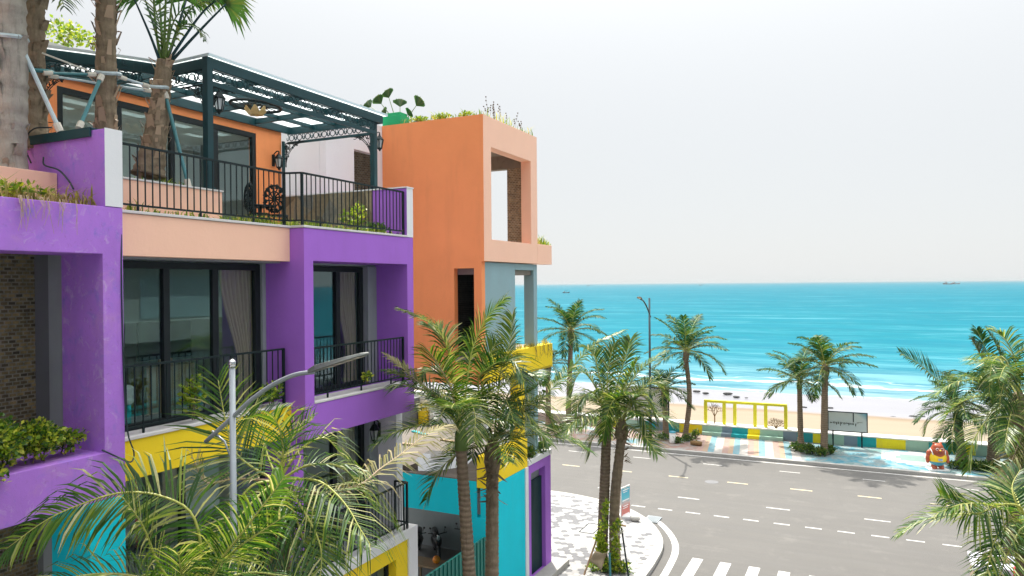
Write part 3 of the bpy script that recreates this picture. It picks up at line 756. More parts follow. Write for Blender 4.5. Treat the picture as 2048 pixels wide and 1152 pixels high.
# ================================================================== HOUSE ACROSS THE SIDE STREET (seen as the reflection in the balcony glass)
D = thing('townhouse', 'pale townhouse across the side street, mirrored in the balcony glass', 'house', (10, 2, 0))
f = MB(); f.box(6.6, 15, -28, 31.5, .12, 13.6); part(f, 'wall', 'far_wall', D, 0)
for y in (-20, -12, -4, 4, 12, 20, 28):
    f = MB(); f.box(6.3, 6.595, y, y+1.0, .12, 13.3); part(f, 'pier', 'purple_paint', D)
for y in (-19, -11, -3, 5, 13, 21):
    for z in (5.0, 8.6, 12.0):
        if z < 11: f = MB(); f.box(6.57, 6.596, y+1.2, y+5.4, z, z+1.9); w_ = part(f, 'window', 'blue_grey_paint', D, 0)
        f = MB(); f.box(6.0, 6.596, y+.02, y+6.98, z-1.0, z-.1); part(f, 'balcony', 'teal_paint' if z < 6 else 'far_wall', D)
# ================================================================== PLANTS: helpers
def leaf_mat(name, stops, trans=.35, rough=.38, spec=.45):
    m = bpy.data.materials.new(name); m.use_nodes = True; k = NT(m); b = k.n['Principled BSDF']; o = k.n['Material Output']
    MATS[name] = m
    rp = k.new('ShaderNodeNewGeometry').outputs['Random Per Island']
    col = k.ramp(rp, stops)
    col = k.mix(.25, col, k.ramp(k.noise(3.5, 4, .6), [(.35, (.45, .5, .4)), (.65, (1.25, 1.2, 1.1))]), 'MULTIPLY')
    k.link(col, b.inputs['Base Color']); b.inputs['Roughness'].default_value = rough; b.inputs['Specular IOR Level'].default_value = spec
    t = k.new('ShaderNodeBsdfTranslucent'); k.link(k.mix(1, col, (1.5, 1.5, .7), 'MULTIPLY'), t.inputs[0])
    mx = k.new('ShaderNodeMixShader'); mx.inputs[0].default_value = trans
    k.link(b.outputs[0], mx.inputs[1]); k.link(t.outputs[0], mx.inputs[2]); k.link(mx.outputs[0], o.inputs[0])
leaf_mat('palm_leaf', [(0, (.014, .052, .008)), (.35, (.040, .115, .012)), (.66, (.105, .195, .020)), (.88, (.22, .27, .04)), (1, (.56, .52, .30))], .36, .38, .4)
leaf_mat('palm_leaf_deep', [(0, (.009, .042, .010)), (.5, (.022, .085, .013)), (.82, (.065, .145, .020)), (1, (.26, .28, .10))], .30, .40, .35)
leaf_mat('palm_leaf_bright', [(0, (.022, .066, .008)), (.45, (.075, .150, .016)), (.80, (.20, .25, .04)), (1, (.60, .55, .30))], .40, .38, .35)
leaf_mat('palm_leaf_dry', [(0, (.10, .12, .03)), (.35, (.25, .22, .09)), (.75, (.42, .36, .22)), (1, (.15, .18, .05))], .25, .6, .25)
leaf_mat('palm_leaf_far', [(0, (.008, .040, .012)), (.5, (.020, .078, .018)), (.85, (.06, .135, .022)), (1, (.22, .24, .07))], .26, .5, .15)
leaf_mat('hedge_leaf', [(0, (.03, .085, .018)), (.35, (.08, .18, .02)), (.65, (.28, .38, .03)), (1, (.60, .60, .09))])
leaf_mat('shrub_leaf', [(0, (.02, .06, .015)), (.5, (.05, .12, .02)), (.85, (.12, .20, .03)), (1, (.30, .30, .06))])
leaf_mat('vine_leaf', [(0, (.06, .14, .015)), (.5, (.20, .30, .02)), (1, (.50, .52, .05))])
leaf_mat('grass_blade', [(0, (.06, .13, .02)), (.5, (.16, .25, .03)), (.8, (.38, .40, .07)), (1, (.48, .38, .20))], .4, .5, .2)
leaf_mat('dry_grass_blade', [(0, (.15, .15, .04)), (.5, (.38, .33, .10)), (1, (.46, .36, .22))], .4, .6, .2)
leaf_mat('fan_leaf', [(0, (.020, .070, .018)), (.7, (.045, .115, .024)), (1, (.12, .14, .035))])
simple('palm_rachis', (.36, .37, .08), .5, 0, .25, 4); simple('palm_rachis_dry', (.42, .30, .20), .6, 0, .2, 4); simple('palm_stalk', (.10, .17, .03), .45, 0, .3, 3)
simple('twig', (.12, .085, .055), .9, 0, .3, 9)
def bark(name, c1, c2, ring, bump=.8, rs=.45):
    m, k, b = base_mat(name)
    pos = k.new('ShaderNodeNewGeometry').outputs['Position']
    wv = k.new('ShaderNodeTexWave'); wv.bands_direction = 'Z'; wv.inputs['Scale'].default_value = ring; wv.inputs['Distortion'].default_value = 2.5; wv.inputs['Detail'].default_value = 3; wv.inputs['Detail Scale'].default_value = 2
    k.link(pos, wv.inputs['Vector'])
    n1 = k.noise(7, 6, .7); n2 = k.noise(1, 6, .7, vscale=(14, 14, 2))
    col = k.mix(n1, c1, c2)
    col = k.mix(k.math('MULTIPLY', k.ramp(wv.outputs['Fac'], [(.3, (1, 1, 1)), (.6, (0, 0, 0))]), rs), col, mul(c1, .35))
    col = k.mix(k.math('MULTIPLY', k.ramp(n2, [(.5, (0, 0, 0)), (.7, (1, 1, 1))]), .5), col, mul(c1, .5))
    k.link(col, b.inputs['Base Color']); b.inputs['Roughness'].default_value = .9; b.inputs['Specular IOR Level'].default_value = .2
    k.link(k.bump(k.math('ADD', wv.outputs['Fac'], k.math('MULTIPLY', n2, 1.5)), bump, .02), b.inputs['Normal'])
bark('coconut_bark', (.17, .125, .085), (.34, .26, .18), 2.6, .8, .28)
bark('fibrous_bark', (.12, .09, .06), (.40, .31, .21), 1.3, 1.0, .10)
bark('wrapped_bark', (.24, .21, .18), (.50, .46, .40), .9, 1.0, .12)

def catmull(pts, n):
    P = [pts[0]*2-pts[1]] + pts + [pts[-1]*2-pts[-2]]; out = []; segs = len(pts)-1
    for i in range(n):
        u = i/(n-1)*segs; j = min(int(u), segs-1); t = u-j
        a, b_, c, d = P[j:j+4]
        out.append(.5*((2*b_) + (c-a)*t + (2*a-5*b_+4*c-d)*t*t + (3*b_-a-3*c+d)*t**3))
    return out
def frond(mb, rb, pts, leaf=.8, n=44, droop=.35, wid=.045, rng=random, roll=0, bare=.14, rr=.022, vee=.25, spread=1.0, hang=0.0):
    """one pinnate palm frond: rachis along pts, leaflets both sides"""
    c = catmull([Vector(p) for p in pts], 28)
    n = max(12, int(n*min(1.35, sum((a-b_).length for a, b_ in zip(c, c[1:]))/3.3)))
    if rb is not None: rb.tube(c, [rr*(1-.8*i/27) for i in range(28)], 5, True)
    h = Vector((c[-1].x-c[0].x, c[-1].y-c[0].y, 0))
    if h.length < .05: h = Vector((rng.uniform(-1, 1), rng.uniform(-1, 1), 0))
    S = h.normalized().cross(Vector((0, 0, 1)))
    for i in range(n):
        s = bare + (1-bare)*i/(n-1)
        u = s*27; j = min(int(u), 26); t = u-j
        p = c[j].lerp(c[j+1], t); T = (c[j+1]-c[j]).normalized()
        Sd = (S - T*S.dot(T)).normalized(); N = Sd.cross(T)
        if roll: Sd, N = Sd*math.cos(roll)+N*math.sin(roll), N*math.cos(roll)-Sd*math.sin(roll)
        L = leaf*(.45+.55*min(1, (s-bare)/.22))*(1 if s < .55 else 1-.62*((s-.55)/.45)**1.3)
        a = R(72-38*s)*spread
        for sg in (-1, 1):
            if rng.random() < .05: continue
            l = L*rng.uniform(.82, 1.1)
            d = (T*math.cos(a) + Sd*(sg*math.sin(a)) + N*vee).normalized()
            d = (d + Vector((rng.gauss(0, .05), rng.gauss(0, .05), rng.gauss(0, .06)))).normalized()
            q = p.copy(); w_ = wid*rng.uniform(.8, 1.15)
            rows = []; segs = (.0, .3, .66, 1.0); ww = (.5, 1, .8, .08)
            g = droop*rng.uniform(.7, 1.35)
            for e in range(4):
                if e:
                    q = q + d*(l*(segs[e]-segs[e-1]))
                    d = (d + Vector((0, 0, -1))*(g*(segs[e])*1.15 + hang)).normalized()
                wd = T - d*T.dot(d)
                if wd.length < 1e-3: wd = N
                wd = wd.normalized()*(w_*ww[e]/2)
                rows.append((q-wd, q+wd))
            k0 = mb.vs([x for r_ in rows for x in r_])
            for e in range(3): mb.face(k0+2*e, k0+2*e+1, k0+2*e+3, k0+2*e+2)
def auto_pts(c, az, el, L, bend, n=5, rng=random):
    """rachis points from the crown: azimuth, starting elevation, length, total downward bend (degrees)"""
    p = Vector(c); out = [p.copy()]; k = 8
    for i in range(k):
        e = R(el - bend*((i+.5)/k)**1.25)
        p = p + Vector((math.cos(R(az))*math.cos(e), math.sin(R(az))*math.cos(e), math.sin(e)))*(L/k)
        if i % 2: out.append(p.copy())
    return out
def trunk_mesh(pts, r0, r1, rng, ring=.09, n=12, flare=1.35, rough=.04):
    c = catmull([Vector(p) for p in pts], 40); L = sum((a-b_).length for a, b_ in zip(c, c[1:]))
    m_ = max(12, int(L/ring*2)); mb = MB(); cc = catmull([Vector(p) for p in pts], m_)
    rr = []
    for i in range(m_):
        s = i/(m_-1); r_ = r0+(r1-r0)*s
        r_ *= 1 + (flare-1)*max(0, 1-s*L/.55)**2
        rr.append(r_*(1+(rough*(1 if i % 2 else -1) if rough < .05 else 0)+rng.gauss(0, rough*.5)))
    mb.tube(cc, rr, n)
    return mb
def palm(name, label, base, top, r0, r1, specs, auto, leafkw, mat='palm_leaf', barkm='coconut_bark', seed=1, group=None, lean=(0, 0), crownmode='fronds', cat='palm tree', stalk=True, ring=.09):
    """specs: frond rachis point lists (world) with optional overrides; auto: (count, length, el range, bend range)"""
    rng = random.Random(seed)
    base = Vector(base); top = Vector(top)
    t = thing(name, label, cat, base, group)
    mid = base.lerp(top, .5) + Vector((lean[0], lean[1], 0))
    trunk_mesh([base, mid, top], r0, r1, rng, ring).build('trunk', M(barkm), t, True)
    if stalk:
        sk = MB(); sk.tube([top+Vector((0, 0, -.05)), top+Vector((0, 0, .3)), top+Vector((0, 0, .62))], [r1*1.25, r1*1.1, r1*.45], 10)
        sk.build('crownshaft', M('palm_stalk'), t, True)
    else:                                                 # ragged brown sheaths and old leaf bases under the crown
        sk = MB(); sk.tube([top+Vector((0, 0, -.25)), top+Vector((0, 0, .05)), top+Vector((.01, 0, .35)), top+Vector((0, 0, .62))], [r1*1.0, r1*1.45, r1*1.35, r1*.5], 12)
        for i in range(46):
            a = rng.uniform(0, 6.283); z = rng.uniform(-.9, .35); r_ = r1*(1.2 if z > -.2 else .98)
            q = top+Vector((math.cos(a)*r_, math.sin(a)*r_, z)); l = rng.uniform(.12, .34); e = Vector((math.cos(a), math.sin(a), 0))
            dn = rng.uniform(-.9, 1.2); d = (e*rng.uniform(.5, 1)+Vector((0, 0, dn))).normalized(); sd_ = Vector((-e.y, e.x, 0))*rng.uniform(.03, .08)
            i0 = sk.vs([q-sd_, q+sd_, q+d*l*.6+sd_*.8-e*.01, q+d*l+e*.02, q+d*l*.6-sd_*.8]); sk.face(i0, i0+1, i0+2, i0+3, i0+4)
        sk.build('leaf_sheaths', M('fibrous_bark'), t)
    c = top+Vector((0, 0, .45))
    items = [(pts, kw) for pts, kw in specs]
    n, L, el, bend = auto
    for i in range(n):
        az = i*137.5+rng.uniform(-18, 18)+seed*31; e = el[0]+(el[1]-el[0])*((i+.5)/n)+rng.uniform(-6, 6)
        l = L*rng.uniform(.85, 1.12)
        items.append((auto_pts(c, az, e, l, rng.uniform(*bend), rng=rng), {}))
    if crownmode == 'fronds':
        for pts, kw in items:
            kw = dict(leafkw, **kw); mm = kw.pop('mat', mat); rm = kw.pop('rmat', 'palm_rachis'); lab = kw.pop('label', None)
            mb = MB(); rb = MB()
            frond(mb, rb, pts, rng=rng, **kw)
            o = mb.build('frond', M(mm), t); rb.build('rachis', M(rm), o, True)
            if lab: o['label'] = lab
    else:
        mb = MB(); rb = MB()
        for pts, kw in items:
            kw = dict(leafkw, **kw); kw.pop('mat', 0); kw.pop('rmat', 0)
            frond(mb, rb, pts, rng=rng, **kw)
        o = mb.build('crown', M(mat), t); rb.build('rachises', M('palm_rachis'), o, True)
    return t
def pf(t0, pts, d_end, d_mid=None):
    """frond points given where they are seen and how far they reach away (+) or nearer (-) than the crown"""
    n = len(pts)-1
    return [at(x, y, t0 + d_end*(i/n)**1.2) for i, (x, y) in enumerate(pts)]
def leaves(mb, pts_fn, n, size, rng, up=.5, aspect=.5):
    for _ in range(n):
        p, out = pts_fn()
        d = (out*(1-up) + Vector((0, 0, up)) + Vector((rng.gauss(0, .6), rng.gauss(0, .6), rng.gauss(0, .5)))).normalized()
        nrm = Vector((rng.gauss(0, 1), rng.gauss(0, 1), rng.gauss(.6, .8)))
        sd_ = d.cross(nrm)
        if sd_.length < 1e-3: continue
        sd_.normalize(); l = size*rng.uniform(.6, 1.3); w_ = l*aspect/2
        i = mb.vs([p, p+d*l*.5+sd_*w_, p+d*l+Vector((0, 0, -.12*l)), p+d*l*.5-sd_*w_]); mb.face(i, i+1, i+2, i+3)
def bush(name, label, cat, blobs, n, size, mat, seed=1, group=None, up=.4, stems=True, aspect=.5, parent=None):
    """leafy shrub: blobs = [(centre, (rx,ry,rz))]"""
    rng = random.Random(seed)
    c0 = Vector(blobs[0][0]); base = Vector((c0.x, c0.y, min(c[2]-r_[2] for c, r_ in blobs)))
    vol = [r_[0]*r_[1]*r_[2] for _, r_ in blobs]; tot = sum(vol)
    mb = MB()
    def pick():
        u = rng.random()*tot
        for (c, r_), v in zip(blobs, vol):
            u -= v
            if u <= 0: break
        while True:
            d = Vector((rng.gauss(0, 1), rng.gauss(0, 1), rng.gauss(0, 1)))
            if d.length > .1: break
        d.normalize(); f = rng.random()**.45
        f *= .75+.35*mnoise.noise(d*2.2+Vector(c))
        return Vector(c)+Vector((d.x*r_[0], d.y*r_[1], d.z*r_[2]))*f, d
    leaves(mb, pick, n, size, rng, up, aspect)
    if parent is None:
        t = thing(name, label, cat, base, group)
        mb.build('foliage', M(mat), t)
    else: t = parent; mb.build('foliage', M(mat), t)
    if stems:
        st = MB()
        for c, r_ in blobs:
            for _ in range(4):
                p = Vector(c)+Vector((rng.uniform(-.4, .4)*r_[0], rng.uniform(-.4, .4)*r_[1], r_[2]*.3))
                st.tube([Vector((c[0]+rng.uniform(-.2, .2)*r_[0], c[1]+rng.uniform(-.2, .2)*r_[1], c[2]-r_[2])), p], [.012, .006], 5)
        st.build('stems', M('twig'), t)
    return t
def grass(name, boxes, dens, h, mat, seed=1, wid=.012):
    """boxes: (x0,x1,y0,y1,z)"""
    rng = random.Random(seed); mb = MB()
    for x0, x1, y0, y1, z in boxes:
        for _ in range(int(dens*abs(x1-x0)*abs(y1-y0))):
            x, y = rng.uniform(x0, x1), rng.uniform(y0, y1)
            cl = .5+.8*mnoise.noise(Vector((x*1.7, y*1.7, z+seed)))
            l = h*max(.2, cl+.35)*rng.uniform(.5, 1.2)
            a = rng.uniform(0, 6.283); ln = rng.uniform(.1, .7)
            d = Vector((math.cos(a)*ln, math.sin(a)*ln, 1)).normalized(); sd_ = Vector((-math.sin(a), math.cos(a), 0))*wid*rng.uniform(.7, 1.4)
            p = Vector((x, y, z)); q = p+d*l*.6; r_ = q+(d+Vector((math.cos(a), math.sin(a), -.9))*.6).normalized()*l*.5
            i = mb.vs([p-sd_, p+sd_, q+sd_*.8, q-sd_*.8, r_]); mb.face(i, i+1, i+2, i+3); mb.face(i+3, i+2, i+4)
    return struct(mb.build(name, M(mat)), 'stuff')
# ================================================================== STREET PALMS
def px_at_X(x, y, X): return at_x(x, y, X)
NEAR = dict(leaf=.95, n=60, droop=.6, wid=.026, rr=.024)
def spec(t0, rows):
    out = []
    for pts, d, kw in rows: out.append((pf(t0, pts, d), kw))
    return out
DP, BR, DR = dict(mat='palm_leaf_deep'), dict(mat='palm_leaf_bright'), dict(mat='palm_leaf_dry', rmat='palm_rachis_dry')
# palm beside the near street lamp
c = at_x(556, 1022, -7.7); t0 = depth_of(c)
palm('palm_tree', 'big coconut palm in front of the yellow balcony, its fronds around the near lamp post', (c.x+.1, c.y, .12), c, .19, .15, spec(t0, [
    ([(556, 962), (505, 935), (468, 900), (452, 845), (436, 760)], .25, dict(leaf=1.0, vee=.1, droop=.35, roll=.9)),
    ([(556, 962), (605, 958), (641, 964), (672, 988), (698, 1019), (718, 1054), (742, 1092)], -1.1, dict(leaf=1.25, droop=.95, hang=.28)),
    ([(560, 965), (640, 985), (718, 970), (760, 938), (805, 906), (851, 870), (888, 853)], 1.6, dict(leaf=.8, droop=1.0, hang=.12, wid=.026, label='pale dried frond reaching towards the gap between the houses', **DR)),
    ([(560, 960), (572, 912), (588, 872), (625, 838)], .2, dict(leaf=.7, vee=.5, wid=.026)),
    ([(556, 960), (566, 905), (560, 860), (548, 835)], -.3, dict(leaf=.7, vee=.3)),
    ([(558, 960), (600, 900), (648, 876), (680, 905)], .3, dict(leaf=.8, **BR)),
    ([(556, 962), (620, 930), (690, 940), (745, 1010)], .6, dict(leaf=.9)),
    ([(556, 962), (532, 900), (524, 830)], .7, DP),
    ([(556, 962), (470, 958), (413, 965), (384, 913)], -.1, dict(leaf=.6, **DR)),
    ([(556, 962), (500, 975), (440, 1060), (408, 1082), (372, 1135)], -.9, dict(leaf=.6, bare=.45, **BR)),
    ([(556, 962), (490, 1000), (430, 1060), (400, 1150)], .3, DP),
    ([(556, 962), (562, 1050), (604, 1150)], -.5, DP),
    ([(556, 962), (625, 1020), (668, 1120)], .3, DP),
    ([(556, 962), (530, 1060), (500, 1160)], -.7, DP),
    ([(556, 962), (600, 1010), (640, 1090), (640, 1170)], -.9, dict(leaf=1.0)),
]), (3, 2.0, (-60, -20), (30, 60)), NEAR, 'palm_leaf', seed=11, group='palms along the side street')
# lower palm, its crown just below the frame
c = at_x(378, 1265, -7.6); t0 = depth_of(c)
palm('palm_tree', 'lower coconut palm at the bottom edge with a long frond across the purple beam', (c.x+.1, c.y, .12), c, .19, .15, spec(t0, [
    ([(378, 1205), (438, 1124), (499, 1047), (567, 957)], -1.2, dict(leaf=.55, vee=.15, roll=.9)),
    ([(378, 1205), (427, 1144), (474, 1097), (520, 1065), (572, 1030)], -1.0, dict(leaf=.45, roll=.9)),
    ([(378, 1205), (402, 1110), (383, 1027), (322, 992), (247, 985), (172, 1005), (93, 1040), (15, 1096)], -.3, dict(leaf=.82, droop=.75, vee=.05, wid=.032, roll=1.0)),
    ([(378, 1205), (322, 1137), (287, 1055), (246, 995)], -.9, dict(leaf=.75, vee=.12, roll=1.0, **BR)),
    ([(378, 1205), (364, 1150), (357, 1108)], -.9, dict(leaf=.6, vee=.5, **BR)),
    ([(378, 1205), (420, 1160), (452, 1120), (500, 1130)], -.8, dict(leaf=.7)),
    ([(378, 1205), (330, 1170), (290, 1150), (255, 1180)], -.5, dict(leaf=.7, **BR)),
]), (4, 1.9, (0, 40), (50, 90)), NEAR, 'palm_leaf', seed=5, group='palms along the side street')
# pair of palms before the orange tower
c = at_x(922, 895, -8.2); t0 = depth_of(c)
MID = dict(leaf=.80, n=66, droop=.5, wid=.032, rr=.024)
palm('palm_tree', 'coconut palm with smooth pale trunk and yellow crownshaft before the orange tower', at_x(958, 1445, -7.95), c, .17, .125, spec(t0, [
    ([(924, 850), (938, 732), (948, 689), (971, 639), (1008, 598)], .4, dict(leaf=.75, vee=.05, roll=.8)),
    ([(922, 850), (905, 738), (892, 689), (869, 653), (842, 637), (806, 621)], -.2, dict(leaf=.72, vee=.15, mat='palm_leaf_bright')),
    ([(918, 850), (902, 728), (885, 676), (858, 652)], .5, BR),
    ([(917, 850), (902, 778), (882, 738), (860, 705)], -.7, dict(leaf=.95, rmat='palm_rachis_dry')),
    ([(915, 850), (869, 795), (829, 758), (803, 735), (774, 712)], .2, dict(leaf=.55, bare=.35, **DR)),
    ([(915, 850), (885, 801), (859, 786), (826, 774), (796, 775)], -.1, dict(leaf=.95, droop=.7, **DP)),
    ([(918, 850), (905, 815), (889, 818), (876, 845)], -1.2, dict(leaf=.9, droop=.6, **DP)),
    ([(920, 850), (935, 800), (950, 830), (948, 880)], -1.2, dict(leaf=.8, **BR)),
    ([(920, 850), (895, 760), (850, 742), (838, 765)], .7, DP),
]), (7, 2.2, (0, 65), (40, 85)), MID, 'palm_leaf', seed=3, group='palms along the side street')
c = at_x(985, 928, -8.0); t0 = depth_of(c)
palm('palm_tree', 'coconut palm with ragged brown leaf bases on its trunk before the orange tower', at_x(982, 1450, -8.0), c, .19, .14, spec(t0, [
    ([(988, 880), (1000, 750), (1011, 719), (1021, 679), (1025, 630)], .4, dict(leaf=.75, vee=.3, **BR)),
    ([(986, 880), (956, 770), (975, 738), (1004, 723), (1031, 729), (1050, 765)], -1.0, dict(leaf=.95, droop=.55, **DP)),
    ([(984, 880), (962, 762), (971, 725), (991, 686)], .2, dict(leaf=.8, vee=.3, **BR)),
    ([(992, 880), (1024, 804), (1050, 788), (1072, 775)], -.3, dict(leaf=.8, **DP)),
    ([(995, 885), (1040, 845), (1090, 792), (1120, 760), (1158, 719), (1193, 686), (1243, 663)], 1.2, dict(leaf=.60, droop=.8, hang=.15, rmat='palm_stalk', rr=.013, mat='palm_leaf_bright')),
    ([(990, 885), (1040, 828), (1074, 850), (1094, 885)], -.6, dict(leaf=.9, droop=.7)),
    ([(990, 885), (1050, 812), (1095, 828), (1112, 872)], .5, dict(leaf=.9, droop=.7)),
    ([(990, 885), (1017, 865), (1030, 915)], -.8, DP), ([(986, 885), (958, 868), (944, 915)], -.8, DP),
    ([(988, 885), (1005, 820), (1012, 800), (1030, 850)], -1.3, dict(leaf=.9, droop=.7, **DP)),
    ([(986, 885), (970, 800), (945, 790), (925, 840)], -1.2, dict(leaf=.9, droop=.7)),
    ([(988, 885), (1020, 780), (1055, 750), (1085, 770)], .9, dict(leaf=.8)),
]), (6, 2.2, (0, 60), (40, 85)), MID, 'palm_leaf', 'fibrous_bark', seed=8, group='palms along the side street', stalk=False)
# pair at the pavement corner
PL = dict(mat='palm_leaf')
COR = dict(leaf=1.05, n=72, droop=.55, wid=.042, rr=.03)
b_ = at_z(1203, 1130, .15); t0 = depth_of(b_); c = at(1214, 848, t0)
palm('palm_tree', 'coconut palm with straight trunk at the pavement corner, vines round its foot', b_, c, .20, .165, spec(t0, [
    ([(1217, 825), (1214, 763), (1220, 719), (1230, 687)], .2, dict(leaf=.9, vee=.05)),
    ([(1220, 825), (1241, 745), (1253, 707), (1261, 680)], .5, PL),
    ([(1217, 825), (1200, 760), (1190, 715), (1178, 700)], .4, PL),
    ([(1225, 825), (1253, 763), (1275, 720)], -.5, dict(leaf=.8)),
    ([(1214, 825), (1188, 769), (1167, 745), (1152, 756), (1142, 795)], 0, dict(leaf=1.1, droop=.7, **PL)),
    ([(1213, 825), (1188, 787), (1165, 795), (1150, 825)], -.8, dict(leaf=1.0, droop=.7)),
    ([(1220, 825), (1247, 790), (1270, 752), (1294, 728), (1330, 704)], .6, dict(leaf=.6)),
]), (6, 2.2, (-5, 65), (40, 85)), COR, 'palm_leaf', seed=4, group='palms at the pavement corner')
b_ = at_z(1230, 1134, .15); t0 = depth_of(b_)-.1; c = at(1243, 872, t0)
palm('palm_tree', 'coconut palm with ringed trunk and frayed leaf bases at the pavement corner', b_, c, .2, .16, spec(t0, [
    ([(1244, 845), (1276, 793), (1297, 804), (1312, 840)], -.4, dict(leaf=.95, droop=.6)),
    ([(1244, 845), (1282, 780), (1310, 768), (1334, 795)], .3, dict(leaf=.9, droop=.5, **BR)),
    ([(1244, 845), (1262, 800), (1288, 840), (1296, 890)], -.8, dict(leaf=.9, droop=.6, **PL)),
    ([(1244, 845), (1230, 800), (1215, 830), (1206, 880)], -.9, dict(leaf=.8, droop=.6, **PL)),
]), (7, 2.0, (-15, 65), (40, 90)), COR, 'palm_leaf', 'fibrous_bark', seed=6, group='palms at the pavement corner', stalk=False, lean=(-.12, 0))

# promenade palms
PRO = dict(leaf=.85, n=42, droop=.7, wid=.062, rr=.035)
for i, (lab, bx, by, tx, ty, r0, n, L, mt, sp, ln) in enumerate([
    ('tall promenade palm standing beside the far end of the corner building', 1136, 852, 1142, 674, .2, 17, 2.7, 'palm_leaf_far', [], (0, 0)),
    ('short promenade palm half hidden behind the yellow balcony corner', 1097, 850, 1096, 742, .2, 12, 1.7, 'palm_leaf_far', [], (0, 0)),
    ('curved promenade palm beside the white litter bin and yellow wall block', 1370, 876, 1372, 716, .175, 17, 2.8, 'palm_leaf_far', [], (.25, 0)),
    ('small promenade palm between the far lamp post and the curved palm', 1332, 873, 1329, 792, .2, 15, 1.9, 'palm_leaf_far', [], (0, 0)),
    ('promenade palm with a green crownshaft beside the yellow frame', 1601.5, 889, 1599, 776, .18, 16, 2.5, 'palm_leaf_far', [], (0, 0)),
    ('promenade palm with a thick straight trunk touching the billboard', 1648, 908, 1650, 748, .21, 16, 2.5, 'palm_leaf_far', [], (0, 0)),
]):
    b_ = at_z(bx, by, .15); c = at(tx, ty, depth_of(b_))
    palm('palm_tree', lab, b_, c, r0, r0*.78, [], (n+2, L, (-16, 82), (30, 80)), PRO, mt, seed=20+i, group='palms on the promenade', lean=ln, crownmode='fronds', stalk=(i == 4))
b_ = at_z(1924, 921, .15); t0 = depth_of(b_); c = at(1915, 838, t0)
palm('palm_tree', 'leaning promenade palm behind the bear statue with a dry brown frond', b_, c, .26, .2, spec(t0, [
    ([(1913, 822), (1889, 773), (1864, 751), (1836, 726), (1800, 705)], -.5, dict(leaf=1.3, droop=.35, n=34, roll=.8)),
    ([(1913, 822), (1940, 830), (1980, 862), (2032, 912)], -3.0, dict(leaf=.9, **DR)),
    ([(1913, 822), (1900, 770), (1892, 752), (1884, 768)], .5, DP),
]), (15, 2.7, (-15, 75), (40, 90)), PRO, 'palm_leaf_far', seed=31, group='palms on the promenade')
b_ = at_z(1986, 926, .15); t0 = depth_of(b_); c = at(1988, 850, t0)
palm('palm_tree', 'full promenade palm with a stout trunk behind the low bush near the right edge', b_, c, .3, .25, spec(t0, [
    ([(1990, 835), (1972, 740), (1955, 700), (1944, 680)], .3, dict(leaf=1.1, **DP)),
    ([(1990, 835), (1985, 740), (1968, 690), (1954, 660)], -.3, dict(leaf=1.1)),
    ([(1992, 835), (2002, 730), (1992, 690), (1974, 660)], .2, dict(leaf=1.1)),
    ([(1990, 835), (1960, 770), (1925, 750), (1905, 790)], -.6, dict(leaf=1.3, n=36)),
    ([(1990, 835), (2030, 730), (2050, 700), (2075, 720)], -.6, dict(leaf=1.2, n=36)),
    ([(1990, 835), (1985, 760), (1995, 750), (2000, 810)], -2.0, dict(leaf=1.3, droop=1, n=36)),
]), (12, 3.6, (-10, 75), (35, 85)), dict(PRO, leaf=1.2, n=42), 'palm_leaf_far', seed=33, group='palms on the promenade')
# palms on the near side of the side street, at the right edge
t0 = 20.0; b_ = at(2016, 1300, t0); b_.z = .12; c = at(2037, 830, t0)
palm('palm_tree', 'tall palm at the right edge with hanging pale fronds and fibrous trunk', b_, c, .21, .17, spec(t0, [
    ([(2042, 790), (2010, 720), (1985, 725), (1978, 790)], -.8, dict(leaf=.9, droop=.9, hang=.2)),
    ([(2042, 790), (2020, 740), (2002, 790), (1996, 870)], -.9, dict(leaf=.9, droop=.9, hang=.2, **DP)),
    ([(2042, 790), (2030, 720), (2012, 680), (1998, 668)], 0, dict(leaf=.8, **BR)),
    ([(2042, 790), (2048, 850), (2020, 930), (1990, 985)], -.6, dict(leaf=.7, **DR)),
    ([(2042, 790), (2060, 870), (2045, 960), (2005, 1000)], -.9, dict(leaf=.8)),
]), (12, 2.6, (-30, 60), (45, 95)), MID, 'palm_leaf', 'fibrous_bark', seed=41, group='palms on the far pavement of the side street', stalk=False)
t0 = 13.0; c = at(2050, 1100, t0); b_ = Vector((c.x+.1, c.y, .12))
palm('palm_tree', 'low palm at the bottom right corner with one frond arching over the road', b_, c, .19, .15, spec(t0, [
    ([(2052, 1050), (2040, 1014), (2003, 1009), (1975, 1020), (1955, 1027), (1931, 1022), (1905, 1007), (1882, 992)], -.2, dict(leaf=.85, droop=.5, roll=.9, bare=.22)),
    ([(2052, 1050), (2020, 1040), (1990, 1080), (1972, 1150)], -.6, dict(leaf=.7)),
    ([(2052, 1050), (2030, 1000), (2025, 970), (2040, 940)], .5, dict(leaf=.7, **DP)),
    ([(2052, 1050), (2010, 1060), (2000, 1110), (1995, 1160)], .4, dict(leaf=.7, **DP)),
]), (7, 2.0, (-20, 60), (45, 90)), MID, 'palm_leaf', seed=43, group='palms on the far pavement of the side street')

